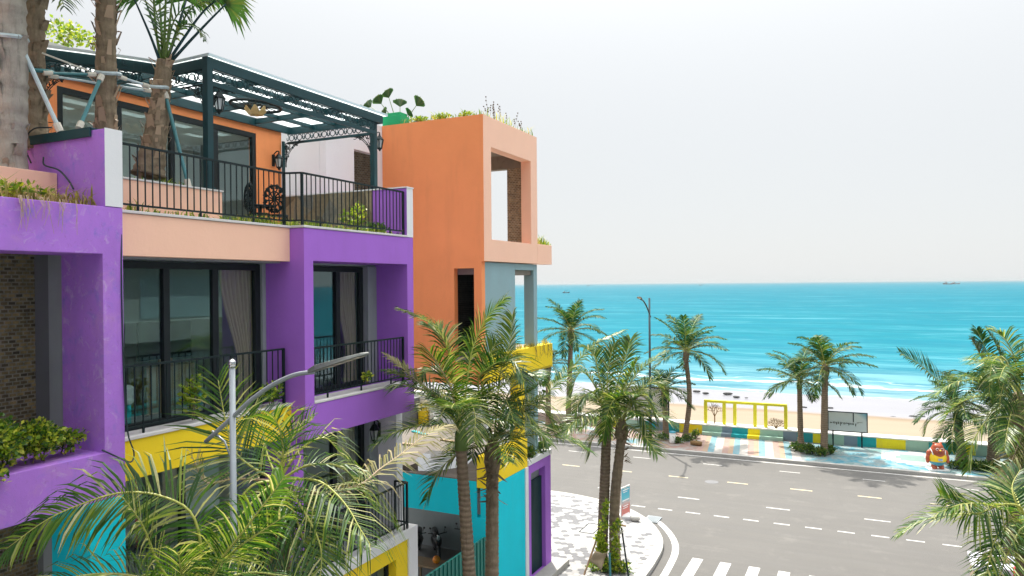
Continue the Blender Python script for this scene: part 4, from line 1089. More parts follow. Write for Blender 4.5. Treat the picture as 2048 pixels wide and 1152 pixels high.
# ================================================================== TERRACE PALMS
def rough_trunk(name, label, base, top, r0, r1, mat, seed, group='palms in the terrace planters'):
    rng = random.Random(seed); base, top = Vector(base), Vector(top)
    t = thing(name, label, 'palm tree', base, group)
    mid = base.lerp(top, .5)+Vector((rng.uniform(-.05, .05), rng.uniform(-.05, .05), 0))
    trunk_mesh([base, mid, top], r0, r1, rng, .12, 14, 1.3, .07).build('trunk', M(mat), t, True)
    ch = MB()                                              # dead leaf bases sticking out of the trunk
    for i in range(90):
        s = rng.random(); p = base.lerp(top, s); a = rng.uniform(0, 6.283); r_ = r0+(r1-r0)*s
        d = Vector((math.cos(a), math.sin(a), rng.uniform(.3, 2.6))).normalized(); sd_ = Vector((-math.sin(a), math.cos(a), 0))*rng.uniform(.02, .08)
        q = p+Vector((math.cos(a), math.sin(a), 0))*r_*.85; l = rng.uniform(.06, .2)
        up = Vector((0, 0, rng.uniform(.10, .3)))
        i0 = ch.vs([q-sd_-up*.6, q+sd_-up*.6, q+sd_*.7+d*l, q-sd_*.5+d*l*.9, q-sd_+up*.2+d*.03, q+sd_+up*.2+d*.03]); ch.face(i0, i0+1, i0+2, i0+3); ch.face(i0+4, i0+3, i0+2, i0+5)
    ch.build('leaf_bases', M('palm_rachis_dry' if seed % 2 else mat), t)
    return t
T1b, T1t = at_x(16, 360, -11.5), at_x(8, -190, -11.45)
T2b, T2t = at_x(66, 300, -11.9), at_x(72, -200, -11.75)
T3b, T3t = at_x(212, 300, -11.6), at_x(216, -200, -11.5)
T4b, T4t = at_x(297, 352, -11.7), at_x(329, 122, -11.6)
T1 = rough_trunk('palm_tree', 'palm with a pale sacking-wrapped trunk at the left edge of the terrace', T1b, T1t, .24, .19, 'wrapped_bark', 2)
T2 = rough_trunk('palm_tree', 'dark shaggy palm trunk behind the purple parapet, second from the left edge', T2b, T2t, .22, .16, 'fibrous_bark', 4)
T3 = rough_trunk('palm_tree', 'palm trunk rising behind the white end of the purple parapet', T3b, T3t, .17, .15, 'fibrous_bark', 3)
T4 = rough_trunk('palm_tree', 'short palm on the peach planter with its crown above the pergola', T4b, T4t, .24, .13, 'fibrous_bark', 5)
rng = random.Random(9)
for T, tp, col in ((T1, T1t, 'palm_leaf'), (T2, T2t, 'palm_leaf_deep'), (T3, T3t, 'palm_leaf')):
    for i in range(9):
        mb, rb = MB(), MB()
        frond(mb, rb, auto_pts(tp, i*137+20*T.location.x, rng.uniform(5, 65), 2.3, rng.uniform(40, 90), rng=rng), .7, 40, .45, .045, rng)
        o = mb.build('frond', M(col), T); rb.build('rachis', M('palm_stalk'), o, True)
t0 = depth_of(T2t)
mb, rb = MB(), MB(); frond(mb, rb, [at(72, -200, t0), at(95, -120, t0), at(110, -50, t0-.3), at(128, 12, t0-.5)], .6, 40, .5, .03, rng); o = mb.build('frond', M('palm_leaf_deep'), T2); rb.build('rachis', M('palm_stalk'), o, True)
# the crown over the pergola: long bare stalks, fan-like blades mostly above the frame
t0 = depth_of(T4t)
stk = [[(322, 128), (300, 70), (266, -8)], [(324, 126), (310, 60), (287, -10)], [(322, 124), (312, 60), (306, -20)], [(326, 122), (322, 40), (316, -30)], [(330, 122), (338, 60), (346, -20)], [(333, 122), (350, 70), (372, 0)], [(336, 124), (372, 70), (405, 25), (440, -6)], [(338, 128), (380, 82), (420, 40), (452, 8)], [(334, 122), (355, 60), (368, 15), (385, -40)], [(328, 120), (330, 40), (334, -60)]]
for i, s in enumerate(stk):
    rb = MB(); cc = catmull(pf(t0, s, (-.5, .4, 0, .6, -.4, .3, .2, -.3, .5, 0)[i]), 14)
    rb.tube(cc, [.03-.016*j/13 for j in range(14)], 6)
    o = rb.build('stalk', M('palm_stalk' if i in (2, 3, 4, 9) else 'dark_green_metal'), T4, True)
    mb = MB(); e = cc[-1]; dr_ = (cc[-1]-cc[-4]).normalized()
    sd_ = dr_.cross(CF).normalized(); nn = sd_.cross(dr_)
    for j in range(22):
        a = R(-105+210*j/21); d = (dr_*math.cos(a)+sd_*math.sin(a)+nn*.15).normalized(); l = rng.uniform(.5, .75)
        w_ = d.cross(nn).normalized()*.028
        p1 = e+d*l*.55; p2 = p1+(d+Vector((0, 0, -.9))).normalized()*l*.45
        k0 = mb.vs([e-w_*.3, e+w_*.3, p1+w_, p1-w_, p2]); mb.face(k0, k0+1, k0+2, k0+3); mb.face(k0+3, k0+2, k0+4)
    mb.build('fan_blade', M('fan_leaf'), o)
for pts, d, kw in [([(330, 124), (322, 60), (310, 10), (312, -40)], .2, dict(leaf=.32)), ([(332, 122), (352, 70), (372, 48), (400, 62), (408, 80)], -.3, dict(leaf=.28, n=36, droop=.9)), ([(330, 120), (345, 50), (365, 20), (378, 40)], .1, dict(leaf=.4, n=30)),
                   ([(330, 120), (380, 20), (430, 0), (470, 6)], .3, dict(leaf=.4, n=56, droop=1.0, hang=.3))]:
    mb, rb = MB(), MB(); frond(mb, rb, pf(t0, pts, d), rng=rng, wid=.05, rr=.02, **kw); o = mb.build('frond', M('fan_leaf'), T4); rb.build('rachis', M('palm_stalk'), o, True)
# ================================================================== TERRACE PERGOLA
m = bpy.data.materials.new('clear_roof_sheet'); m.use_nodes = True; k = NT(m); MATS['clear_roof_sheet'] = m
k.n.remove(k.n['Principled BSDF'])
td = k.new('ShaderNodeBsdfTranslucent'); td.inputs[0].default_value = (.93, .96, .97, 1)
df = k.new('ShaderNodeBsdfDiffuse'); df.inputs[0].default_value = (.72, .80, .83, 1)
tp = k.new('ShaderNodeBsdfTransparent'); tp.inputs[0].default_value = (.85, .9, .92, 1)
mx = k.new('ShaderNodeMixShader'); mx.inputs[0].default_value = .2; k.link(td.outputs[0], mx.inputs[1]); k.link(df.outputs[0], mx.inputs[2])
m2_ = k.new('ShaderNodeMixShader'); m2_.inputs[0].default_value = .35; k.link(mx.outputs[0], m2_.inputs[1]); k.link(tp.outputs[0], m2_.inputs[2])
k.link(m2_.outputs[0], k.n['Material Output'].inputs[0])
pg = thing('pergola', 'dark green metal pergola with scrollwork and pale roof sheet on the terrace', 'pergola', (-12.3, 12.5, 11.2))
out = [(-10.80, 15.35), (-10.82, 9.80)] + smooth_poly([(-11.98, 9.86), (-12.12, 9.5), (-12.4, 9.05), (-12.75, 8.5), (-13.1, 8.0), (-13.45, 7.6)], 2) + [(-13.88, 7.5), (-13.88, 15.35)]
f = MB(); f.prism(out, 14.225, 14.262); f.build('roof_sheet', M('clear_roof_sheet'), pg)
f = MB()
inn = [(-10.9, 15.25), (-10.9, 9.88)] + [(x-.07, y+.06) for x, y in out[2:-2]] + [(-13.8, 7.7)]
for a, b_ in zip(out, out[1:]): f.bar((*a, 14.245), (*b_, 14.245), .014, .052)
f.build('roof_edge', M('roof_sheet'), pg)
f = MB()
for a, b_ in zip(inn, inn[1:]): f.bar((*a, 14.12), (*b_, 14.12), .06, .19)
f.bar((-13.82, 7.7, 14.12), (-13.82, 15.2, 14.12), .06, .19); f.bar((-10.9, 15.22, 14.12), (-13.8, 15.22, 14.12), .06, .19)
f.build('edge_beam', M('dark_green_metal'), pg)
for X in (-11.62, -12.35, -13.08):
    f = MB(); f.bar((X, 9.9 if X > -12 else 9.2 if X > -12.4 else 8.2, 14.15), (X, 15.2, 14.16), .06, .09)
    f.build('long_beam', M('dark_green_metal'), pg)
for Y in (8.6, 9.95, 11.25, 12.6, 13.95):
    f = MB(); f.bar((-10.92 if Y > 9.8 else (-12.8 if Y < 9 else -12.1), Y, 14.13), (-13.8, Y, 14.13), .06, .13)
    f.build('cross_beam', M('dark_green_metal'), pg)
for p, z0 in (((-10.93, 9.87), 11.795), ((-11.05, 15.10), 12.375)):
    f = MB(); f.box(p[0]-.065, p[0]+.065, p[1]-.065, p[1]+.065, z0, 14.22); f.box(p[0]-.09, p[0]+.09, p[1]-.09, p[1]+.09, z0, z0+.03)
    f.build('post', M('dark_green_metal'), pg, bevel=.004)
f = MB(); f.box(-13.84, -13.80, 14.9, 14.98, 11.2, 13.8); f.build('wall_post', M('dark_green_metal'), pg)
def scroll_strip(f, o, ex, ez, L, h, r=.012):
    o, ex, ez = Vector(o), Vector(ex), Vector(ez); n = max(1, round(L/(h*1.35))); st = L/n
    for i in range(n):
        c = o+ex*(st*(i+.5))+ez*h*.5
        f.tube([c+ex*(math.cos(a)*h*.36)+ez*(math.sin(a)*h*.36) for a in [q*math.pi/6 for q in range(13)]], r, 4)
        for sg in (-1, 1):
            pts = []
            for q in range(9):
                a = q/8*math.pi*1.6; rr_ = h*.46*(1-q/14)
                pts.append(c+ex*sg*(st*.5-rr_*.5*math.sin(a)*1.1)+ez*(rr_*math.cos(a)))
            f.tube(pts, r, 4)
    f.bar(o, o+ex*L, .02, .02); f.bar(o+ez*h, o+ez*h+ex*L, .02, .02)
f = MB()
scroll_strip(f, (-10.93, 9.95, 13.80), (0, 1, 0), (0, 0, 1), 5.05, .21)
f.bar((-10.93, 9.93, 13.755), (-10.93, 15.05, 13.755), .04, .075)
scroll_strip(f, (-11.1, 15.10, 13.80), (-1, 0, 0), (0, 0, 1), 2.72, .21)
f.bar((-11.1, 15.10, 13.77), (-13.82, 15.10, 13.77), .04, .05)
scroll_strip(f, (-11.0, 9.90, 13.80), (-1, 0, 0), (0, 0, 1), 1.0, .21)
pp = [Vector((x, y, 13.8)) for x, y in inn[2:]]
for a, b_ in zip(pp, pp[1:]):
    if (b_-a).length > .12: scroll_strip(f, a, (b_-a).normalized(), (0, 0, 1), (b_-a).length, .21)
f.build('scrollwork', M('dark_green_metal'), pg)
def bracket(f, c, ex, sz=.62, rng=random.Random(2)):
    """ornate quarter bracket below a beam corner: arcs, curls and leaves; c is the inner top corner"""
    c, ex = Vector(c), Vector(ex); dz = Vector((0, 0, -1))
    for rad in (sz, sz*.86): f.tube([c+ex*(rad*(1-math.cos(a)))*1.0+dz*(rad*(1-math.sin(a))) for a in [q*math.pi/20 for q in range(11)]], .011, 4)
    f.bar(c, c+ex*sz, .022); f.bar(c, c+dz*sz, .022)
    for i in range(9):
        a = rng.random()*math.pi/2; q = rng.uniform(.2, .95)
        u, v = (1-math.cos(a))*sz*q, (1-math.sin(a))*sz*q
        p = c+ex*u+dz*v; s_ = rng.uniform(.05, .10); ph = rng.uniform(0, 6)
        f.tube([p+ex*(math.cos(ph+t*.7)*s_*(1-t/11))+dz*(math.sin(ph+t*.7)*s_*(1-t/11)) for t in range(9)], .009, 4)
    for i in range(16):
        t = rng.random(); a = t*math.pi/2
        p = c+ex*(sz*(1-math.cos(a)))*rng.uniform(.55, 1)+dz*(sz*(1-math.sin(a)))*rng.uniform(.55, 1)
        d = (ex*rng.uniform(-1, 1)+dz*rng.uniform(-1, 1)).normalized()*rng.uniform(.05, .09); s2 = Vector((d.z*ex.x, d.z*ex.y, -(d.dot(ex))))*.35
        i0 = f.vs([p, p+d*.5+s2, p+d, p+d*.5-s2]); f.face(i0, i0+1, i0+2, i0+3)
for c, ex in (((-10.93, 9.95, 13.74), (0, 1, 0)), ((-11.02, 9.88, 13.74), (-1, 0, 0)), ((-11.13, 15.10, 13.75), (-1, 0, 0)), ((-13.79, 15.0, 13.75), (1, 0, 0)), ((-13.3, 8.3, 13.74), (.9, .3, 0))):
    f = MB(); bracket(f, c, ex); f.build('bracket', M('green_black_metal'), pg)
# oval ceiling rose with its lamp
p = at_z(512, 212, 13.93)
f = MB()
ell = lambda s, n=28: [p+Vector((.42*s*math.cos(a), .62*s*math.sin(a), 0)) for a in [q*2*math.pi/n for q in range(n+1)]]
f.tube(ell(1), .035, 5, False); f.tube(ell(.45), .012, 4, False)
for q in range(16):
    a = q*math.pi/8; pts = [p+Vector((.42*s*math.cos(a+.5*(s-.4)), .62*s*math.sin(a+.5*(s-.4)), 0)) for s in (.2, .4, .6, .8, 1)]
    f.tube(pts, .012, 4)
f.build('ceiling_rose', M('green_black_metal'), pg)
simple('amber_glass', (.80, .52, .22), .25, 0, .35, 16)
lp = thing('ceiling_lamp', 'amber petal glass lamp hanging from the pergola ceiling', 'lamp', p-Vector((0, 0, .16)))
for q in range(7):
    a = q*2*math.pi/7; mb = MB(); c = p-Vector((0, 0, .1))
    e = Vector((math.cos(a), math.sin(a), 0)); s_ = Vector((-e.y, e.x, 0))
    rows = [(0.03, -.10, .03), (.13, -.10, .085), (.21, -.02, .08), (.25, .07, .02)]
    i0 = mb.vs([c+e*r_+Vector((0, 0, z))+s_*w_*sg for r_, z, w_ in rows for sg in (-1, 1)])
    for j in range(3): mb.face(i0+2*j, i0+2*j+1, i0+2*j+3, i0+2*j+2)
    o = mb.build('petal_shade', M('amber_glass'), lp)
    sl = o.modifiers.new('thick', 'SOLIDIFY'); sl.thickness = .008
f = MB(); f.tube([p+Vector((0, 0, .15)), p-Vector((0, 0, .17))], .016, 6); f.build('stem', M('green_black_metal'), lp)

# ================================================================== WALL LANTERNS
m = bpy.data.materials.new('lantern_glass'); m.use_nodes = True; k = NT(m); MATS['lantern_glass'] = m
b = k.n['Principled BSDF']; b.inputs['Base Color'].default_value = (.72, .78, .78, 1); b.inputs['Roughness'].default_value = .2; b.inputs['Transmission Weight'].default_value = .5
def lantern(loc, d, label, s=1.0, arm=True):
    """loc: where it meets its post or wall; d: unit vector away from it"""
    loc, d = Vector(loc), Vector(d)
    t = thing('wall_lantern', label, 'lantern', loc, 'black carriage lanterns')
    c = loc+d*.17*s
    f = MB(); f.bar(loc+Vector((0, 0, -.12*s))+d*.012, loc+Vector((0, 0, .14*s))+d*.012, .07*s, .03*s)
    f.tube([loc+d*.02+Vector((0, 0, .02*s))]+[loc+d*(.17*s*q)+Vector((0, 0, (.12+.09*math.sin(q*math.pi*.62))*s)) for q in (.15, .4, .65, .85, 1.0)]+[c+Vector((0, 0, .13*s))], .013*s, 6)
    f.build('arm', M('green_black_metal'), t)
    f = MB(); f.lathe(c, [(.03*s, .14*s), (.105*s, .05*s), (.11*s, .035*s), (.09*s, .03*s)], 6); f.lathe(c, [(.012*s, .14*s), (.022*s, .16*s), (.006*s, .2*s)], 6); f.build('roof', M('green_black_metal'), t)
    f = MB(); f.lathe(c, [(.05*s, -.15*s), (.085*s, .028*s)], 6); f.build('glass', M('lantern_glass'), t)
    f = MB()
    for q in range(6):
        a = q*math.pi/3; f.bar(c+Vector((math.cos(a)*.052*s, math.sin(a)*.052*s, -.15*s)), c+Vector((math.cos(a)*.089*s, math.sin(a)*.089*s, .03*s)), .014*s)
    f.lathe(c, [(.012*s, -.22*s), (.035*s, -.18*s), (.06*s, -.165*s), (.06*s, -.145*s)], 6)
    f.build('cage', M('green_black_metal'), t)
lantern((-10.93, 9.94, at_x(436, 203, -10.93).z+.02), (0, 1, 0), 'black carriage lantern on the pergola post beside the planter palm', 1.15)
lantern((-11.05, 15.165, at_x(757, 285, -11.05).z+.03), (0, 1, 0), 'black carriage lantern on the pergola post next to the orange tower', 1.1)
p = at_x(546, 322, -13.9); lantern((-13.895, p.y, p.z), (1, 0, 0), 'black carriage lantern on the peach pier beside the glass doors', 1.15)
p = at_y(760, 860, 14.97); lantern((p.x, 14.968, p.z), (0, -1, 0), 'black carriage lantern on the white first floor wall below the purple frame', 1.3)

# ================================================================== TERRACE FURNITURE AND PLANTS
def iron_chair(loc, rot, label):
    t = thing('garden_chair', label, 'chair', loc, 'cast iron garden chairs'); L = Vector(loc)
    ex = Vector((math.cos(rot), math.sin(rot), 0)); ey = Vector((-ex.y, ex.x, 0)); Z = Vector((0, 0, 1))
    f = MB(); c = L+Z*.80-ex*.02
    el = lambda s: [c+ey*(.23*s*math.cos(a))+Z*(.30*s*math.sin(a)) for a in [q*2*math.pi/20 for q in range(21)]]
    f.tube(el(1), .026, 5, False); f.tube(el(.55), .016, 4, False)
    for q in range(12): a = q*math.pi/6; f.tube([c+ey*(.23*s*math.cos(a+.5*s))+Z*(.3*s*math.sin(a+.5*s)) for s in (.05, .3, .55, .8, 1)], .017, 4)
    for q in range(12): a = q*math.pi/6+.26; f.ball(c+ey*(.19*math.cos(a))+Z*(.25*math.sin(a)), .032, n=6, m_=4); f.ball(c+ey*(.25*math.cos(a))+Z*(.32*math.sin(a)), .022, n=6, m_=4)
    f.build('backrest', M('green_black_metal'), t)
    f = MB(); f.lathe(L+Z*.44+ex*.22, [(.21, -.02), (.23, 0), (.21, .02), (.05, .01)], 16); f.build('seat', M('green_black_metal'), t)
    for sx, sy in ((.05, .17), (.05, -.17), (.38, .15), (.38, -.15)):
        f = MB(); f.tube([L+ex*sx+ey*sy+Z*.44, L+ex*(sx*1.02)+ey*sy*1.1+Z*.2, L+ex*(sx*1.08-.01)+ey*sy*1.25], .018, 5); f.build('leg', M('green_black_metal'), t)
p1, p2 = at_x(500, 400, -12.3), at_x(546, 405, -12.1)
iron_chair((-12.3, p1.y, 11.17), 1.2, 'ornate black iron chair nearer the glass doors'); iron_chair((-12.05, p2.y, 11.17), 2.0, 'ornate black iron chair beside the stone faced wall')
t = thing('garden_table', 'small round black iron table between the two garden chairs', 'table', (-12.35, (p1.y+p2.y)/2+.1, 11.17)); L = t.location.copy()
f = MB(); f.lathe(L+Vector((0, 0, .62)), [(.34, 0), (.36, .015), (.34, .03), (.02, .025)], 20); f.build('table_top', M('green_black_metal'), t)
f = MB(); f.lathe(L, [(.2, 0), (.05, .05), (.03, .3), (.05, .62)], 10); f.build('pedestal', M('green_black_metal'), t)
grass('terrace_grass', [(-10.46, -10.84, 7.5, 11.2, 11.18), (-10.46, -11.6, 10.2, 14.9, 11.18), (-10.12, -10.5, 11.45, 14.9, 11.18)], 170, .24, 'grass_blade', 4)
grass('planter_grass', [(-11.05, -11.9, 7.5, 9.9, 11.74)], 230, .22, 'grass_blade', 6)
grass('ledge_grass', [(-10.06, -11.0, 3.5, 7.1, 11.17)], 260, .34, 'dry_grass_blade', 8)
grass('balcony_grass', [(-10.1, -10.35, 7.6, 14.8, 4.14)], 60, .12, 'grass_blade', 9)
bush('shrub', 'sparse yellow green shrub behind the terrace railing near the stone wall', 'shrub', [((-11.0, at_x(715, 420, -11.0).y, 11.62), (.32, .34, .5)), ((-11.0, at_x(690, 440, -11.0).y, 11.5), (.2, .2, .3))], 260, .10, 'vine_leaf', 3, up=.6)
bush('ground_plant', 'dark green low plants at the purple end of the terrace railing', 'plant', [((-10.4, 14.3, 11.3), (.25, .5, .2))], 200, .12, 'shrub_leaf', 5, up=.7)
bush('hanging_plant', 'yellow green trailing weeds at the edge of the weathered terrace', 'plant', [((-10.25, 5.9, 11.3), (.25, .9, .16)), ((-10.2, 4.8, 11.32), (.25, .6, .2))], 420, .10, 'vine_leaf', 6, up=.5)
f = MB(); rng = random.Random(12)
for i in range(26):
    y = rng.uniform(5.9, 6.7); p = Vector((-9.97, y, 11.22)); l = rng.uniform(.15, .5)
    f.tube([p, p+Vector((.05, rng.uniform(-.03, .03), -l*.4)), p+Vector((.03, rng.uniform(-.08, .08), -l))], [.005, .004, .002], 3)
tag(f.build('dry_roots', M('palm_rachis_dry')), 'dry roots trailing over the top edge of the weathered purple beam', 'roots')
hb_ = [((-10.33, 6.75, 7.84), (.26, .32, .2)), ((-10.28, 6.3, 7.95), (.32, .4, .33)), ((-10.22, 5.75, 8.0), (.38, .4, .42)), ((-10.12, 5.2, 7.9), (.42, .45, .42)), ((-10.02, 4.75, 7.78), (.4, .35, .42)), ((-9.95, 5.35, 7.62), (.12, .5, .2))]
bush('balcony_hedge', 'yellow green leafy hedge along the weathered purple balcony', 'hedge', hb_, 7500, .068, 'hedge_leaf', 14, up=.45, aspect=.7)
for nm, lab, px_, py_, X, r_, n, mt in (('balcony_plant', 'leggy green climber on the yellow balcony railing behind the lamp post', 385, 790, -10.4, (.16, .3, .42), 170, 'vine_leaf'), ('balcony_plant', 'bushy green plant at the right end of the yellow balcony', 543, 785, -10.4, (.16, .36, .24), 200, 'hedge_leaf'), ('balcony_plant', 'tiny green plant on the sill of the purple balcony', 733, 755, -10.05, (.1, .16, .12), 60, 'hedge_leaf')):
    p = at_x(px_, py_, X); bush(nm, lab, 'plant', [((p.x, p.y, p.z), r_)], n, .10, mt, int(px_), up=.6, aspect=.7)
# small tree on the roof behind the palms
p = at(128, 66, 19.5)
bush('roof_tree', 'small yellow green tree on the roof behind the terrace palms', 'tree', [(tuple(p), (.75, .75, .42)), (tuple(p+Vector((-.5, -.5, .1))), (.4, .4, .3)), (tuple(p+Vector((.4, .5, -.1))), (.35, .35, .25))], 520, .13, 'vine_leaf', 8, up=.3, aspect=.6)
# props and straps bracing the terrace palms
def prop(a, b_, r, mat, label, ends=True):
    f = MB(); f.tube([a, b_], r, 8); o = tag(f.build('palm_prop', M(mat)), label, 'brace pole', 'poles bracing the terrace palms')
    if ends:
        d = (Vector(b_)-Vector(a)).normalized()
        for q, sg in ((Vector(a), 1), (Vector(b_), -1)): e = MB(); e.tube([q-d*sg*.01, q+d*sg*.12], r*1.7, 8); e.build('binding', M('rope_wrap'), o)
tz = lambda x, y, X: at_x(x, y, X)
prop(tz(40, 86, -11.35), tz(120, 262, -11.0), .032, 'pale_pipe', 'pale blue pipe leaning from the wrapped palm down to the parapet')
prop(tz(203, 152, -11.35), tz(158, 256, -11.05), .03, 'teal_pipe', 'teal pipe leaning from the middle palm down to the parapet')
prop(tz(330, 186, -11.5), tz(377, 372, -11.0), .032, 'teal_pipe', 'dark teal pipe from the planter palm down to the planter edge')
prop(tz(88, 146, -11.55), tz(190, 149, -11.4), .022, 'teal_pipe', 'level teal pipe tying the two left palms together')
prop(tz(100, 152, -11.6), tz(300, 182, -11.5), .02, 'pale_pipe', 'lower pale pipe running from the shaggy palm to the planter palm')
prop(tz(240, 154, -11.4), tz(296, 172, -11.45), .022, 'pale_pipe', 'short pale pipe between the middle palm and the planter palm')
prop(tz(84, 106, -11.6), tz(176, 141, -11.4), .014, 'rope_wrap', 'pale rope slanting from the shaggy palm to the middle palm', False)
for (x, y, X, r_), lab in zip(((14, 78, -11.47, .255), (72, 146, -11.8, .24), (216, 150, -11.53, .19), (312, 177, -11.63, .20)), ('pale strap round the wrapped palm trunk', 'teal strap round the dark shaggy palm trunk', 'pale strap round the middle palm trunk', 'pale strap round the planter palm trunk')):
    p = at_x(x, y, X); f = MB(); f.tube([p+Vector((r_*math.cos(a), r_*math.sin(a), .02*math.sin(2*a))) for a in [q*math.pi/9 for q in range(19)]], .032, 5, False)
    tag(f.build('strap', M('teal_pipe' if 'teal' in lab else 'pale_pipe')), lab, 'strap', 'straps round the terrace palms')
def hose(name, label, pts, r, mat='rubber_hose'):
    f = MB(); f.tube(catmull([Vector(p) for p in pts], 30), r, 6); return tag(f.build(name, M(mat), None, True), label, 'hose')
hose('hose', 'thin hose looping over the dark capped purple parapet', [at_x(104, 255, -11.3), at_y(69, 257, 7.1), at_y(52, 276, 7.08), at_y(52, 301, 7.08), at_y(62, 326, 7.09)], .012)
hose('hose', 'dark hose arching from the peach planter into the grass', [at_y(87, 314, 7.0), at_y(89, 330, 7.0), at_y(117, 340, 7.05), at_y(137, 361, 7.08), at_y(147, 378, 7.05)], .013)
hose('cable', 'black cable hanging down the wall joint to the yellow band', [at_x(242, 432, -10.02), at_x(243, 560, -9.99), at_x(246, 700, -9.99), at_x(250, 800, -9.98), at_x(256, 868, -9.98), at_x(268, 905, -10.0), at_x(262, 924, -9.97), at_x(240, 916, -9.96), at_x(204, 900, -9.97)], .012)

# ================================================================== ROOMS BEHIND THE GLASS
def curtain(y0, y1, z0, z1, X, label, gather=0.0):
    f = MB(); n = 46; rows = 12; idx = []
    for j in range(rows+1):
        s = j/rows; sq = 1-gather*math.sin(min(1, s*1.25)*math.pi*.5)**2 if s < .8 else 1-gather*(1-(s-.8)*1.2)
        idx.append(f.vs([(X+.05*math.sin(i/n*math.pi*16)+.012*math.sin(i*1.7+j), y1-(y1-y0)*(1-i/n)*sq, z1-(z1-z0)*s) for i in range(n+1)]))
    for a, b_ in zip(idx, idx[1:]):
        for i in range(n): f.face(a+i, a+i+1, b_+i+1, b_+i)
    o = f.build('curtain', M('curtain_cloth'), None, True); tag(o, label, 'curtain', 'beige curtains behind the balcony doors'); return o
curtain(10.36, 11.22, 7.66, 10.36, -11.24, 'tied beige curtain behind the wide door of the yellow balcony', .55)
curtain(13.78, 14.55, 7.66, 10.36, -11.24, 'tied beige curtain behind the door of the purple balcony', .5)
curtain(13.62, 14.5, 4.2, 6.9, -11.24, 'long beige curtain behind the first floor door', .2)
t = thing('bed', 'bed with a white sheet and teal base behind the yellow balcony glass', 'bed', (-12.6, 8.2, 7.6))
f = MB(); f.box(-11.6, -13.6, 7.5, 8.75, 7.62, 7.95); f.build('base', M('teal_paint'), t, bevel=.02)
f = MB(); f.box(-11.55, -13.6, 7.46, 8.8, 7.96, 8.3); f.build('mattress', M('white_cloth'), t, bevel=.07)
f = MB(); f.box(-11.5, -13.8, 7.44, 7.47, 8.3, 9.25); f.build('headboard', M('teal_paint'), t)
t = thing('television', 'flat dark television on a wooden stand behind the wide balcony door', 'television', (-12.2, 10.0, 7.6))
f = MB(); f.box(-12.2, -12.25, 9.35, 10.55, 8.62, 9.34); f.build('screen', M('black_screen'), t, bevel=.01)
f = MB(); f.box(-12.05, -12.5, 9.4, 10.5, 7.62, 8.5); f.box(-12.2, -12.25, 9.8, 10.1, 8.5, 8.63); f.build('stand', M('wood_board'), t, bevel=.01)

# ================================================================== CORNER BUILDING: ROOF PLANTS
t = thing('planter_box', 'bright green plastic planter box on the orange tower roof', 'planter', (-13.2, 19.15, 14.93)); L = t.location
x0, x1 = at_y(764, 235, 19.0).x, at_y(801, 235, 19.0).x
f = MB(); f.prism([(x0, 19.02), (x1, 19.02), (x1, 19.5), (x0, 19.5)], 14.93, 15.24); f.build('box', M('green_plastic'), t, bevel=.012)
f = MB(); f.prism([(x0+.06, 19.06), (x1-.06, 19.06), (x1-.06, 19.46), (x0+.06, 19.46)], 15.241, 15.34); f.build('lid', M('green_plastic'), t, bevel=.01)
t = thing('fan_palm', 'fan leaved palm behind the green planter box on the roof', 'palm', (at_y(795, 240, 19.9).x, 19.9, 14.93)); rng = random.Random(5)
for (bx, by, tx, ty, sz) in ((790, 250, 742, 206, .40), (795, 250, 763, 200, .42), (795, 250, 778, 188, .46), (800, 250, 800, 206, .46), (805, 250, 832, 204, .46), (796, 250, 726, 214, .34), (800, 250, 815, 222, .34), (792, 250, 772, 222, .38)):
    sz *= .8; a, b_ = at_y(bx, by, 19.9), at_y(tx, ty+8, 19.9+rng.uniform(-.3, .3))
    rb = MB(); rb.tube([a, a.lerp(b_, .6), b_], [.02, .014, .01], 5); o = rb.build('stem', M('palm_stalk'), t)
    d0 = (b_-a).normalized(); nrm = (Vector((0, 0, EYE))-b_).normalized()+Vector((rng.uniform(-.5, .5), 0, 0)); sdv = d0.cross(nrm).normalized(); mb = MB()
    for j in range(9):
        an = R(-40+80*j/8); d = d0*math.cos(an)+sdv*math.sin(an); q = d.cross(nrm).normalized()
        i0 = mb.vs([b_, b_+d*sz*.8+q*.055, b_+d*sz*(.92+.08*rng.random()), b_+d*sz*.8-q*.055]); mb.face(i0, i0+1, i0+2, i0+3)
    mb.build('blade', M('fan_leaf'), o)
grass('roof_grass', [(-10.03, -10.3, 19.0, 22.7, 14.92), (-10.3, -13.0, 18.97, 19.4, 14.92)], 130, .36, 'grass_blade', 11, .010)
bush('roof_plants', 'yellow green plants along the top edge of the orange tower', 'plants', [((at_y(835, 236, 19.1).x, 19.15, 15.02), (.4, .15, .13)), ((at_y(880, 234, 19.1).x, 19.15, 15.03), (.45, .15, .15)), ((at_y(930, 230, 19.1).x, 19.15, 15.02), (.35, .15, .10))], 420, .10, 'vine_leaf', 15, up=.6)
f = MB(); rng = random.Random(8)
for i in range(16):
    y = rng.uniform(19.2, 22.0); p = Vector((-10.1, y, 14.93)); h = rng.uniform(.25, .62)
    e = p+Vector((rng.uniform(-.1, .15), rng.uniform(-.2, .2), h)); f.tube([p, p.lerp(e, .5)+Vector((.02, .03, 0)), e], [.006, .004, .002], 3)
    for q in range(3): f.ball(p.lerp(e, .6+.18*q)+Vector((0, rng.uniform(-.04, .04), 0)), .022, n=5, m_=4)
tag(f.build('weed_stalks', M('twig')), 'thin seeding weed stalks on the front edge of the tower roof', 'weeds')
grass('tower_ledge_grass', [(-10.03, -10.34, 22.85, 24.0, 11.35)], 260, .36, 'grass_blade', 13)
grass('yellow_ledge_grass', [(-9.99, -10.3, 21.5, 24.0, 7.92)], 150, .26, 'dry_grass_blade', 17)
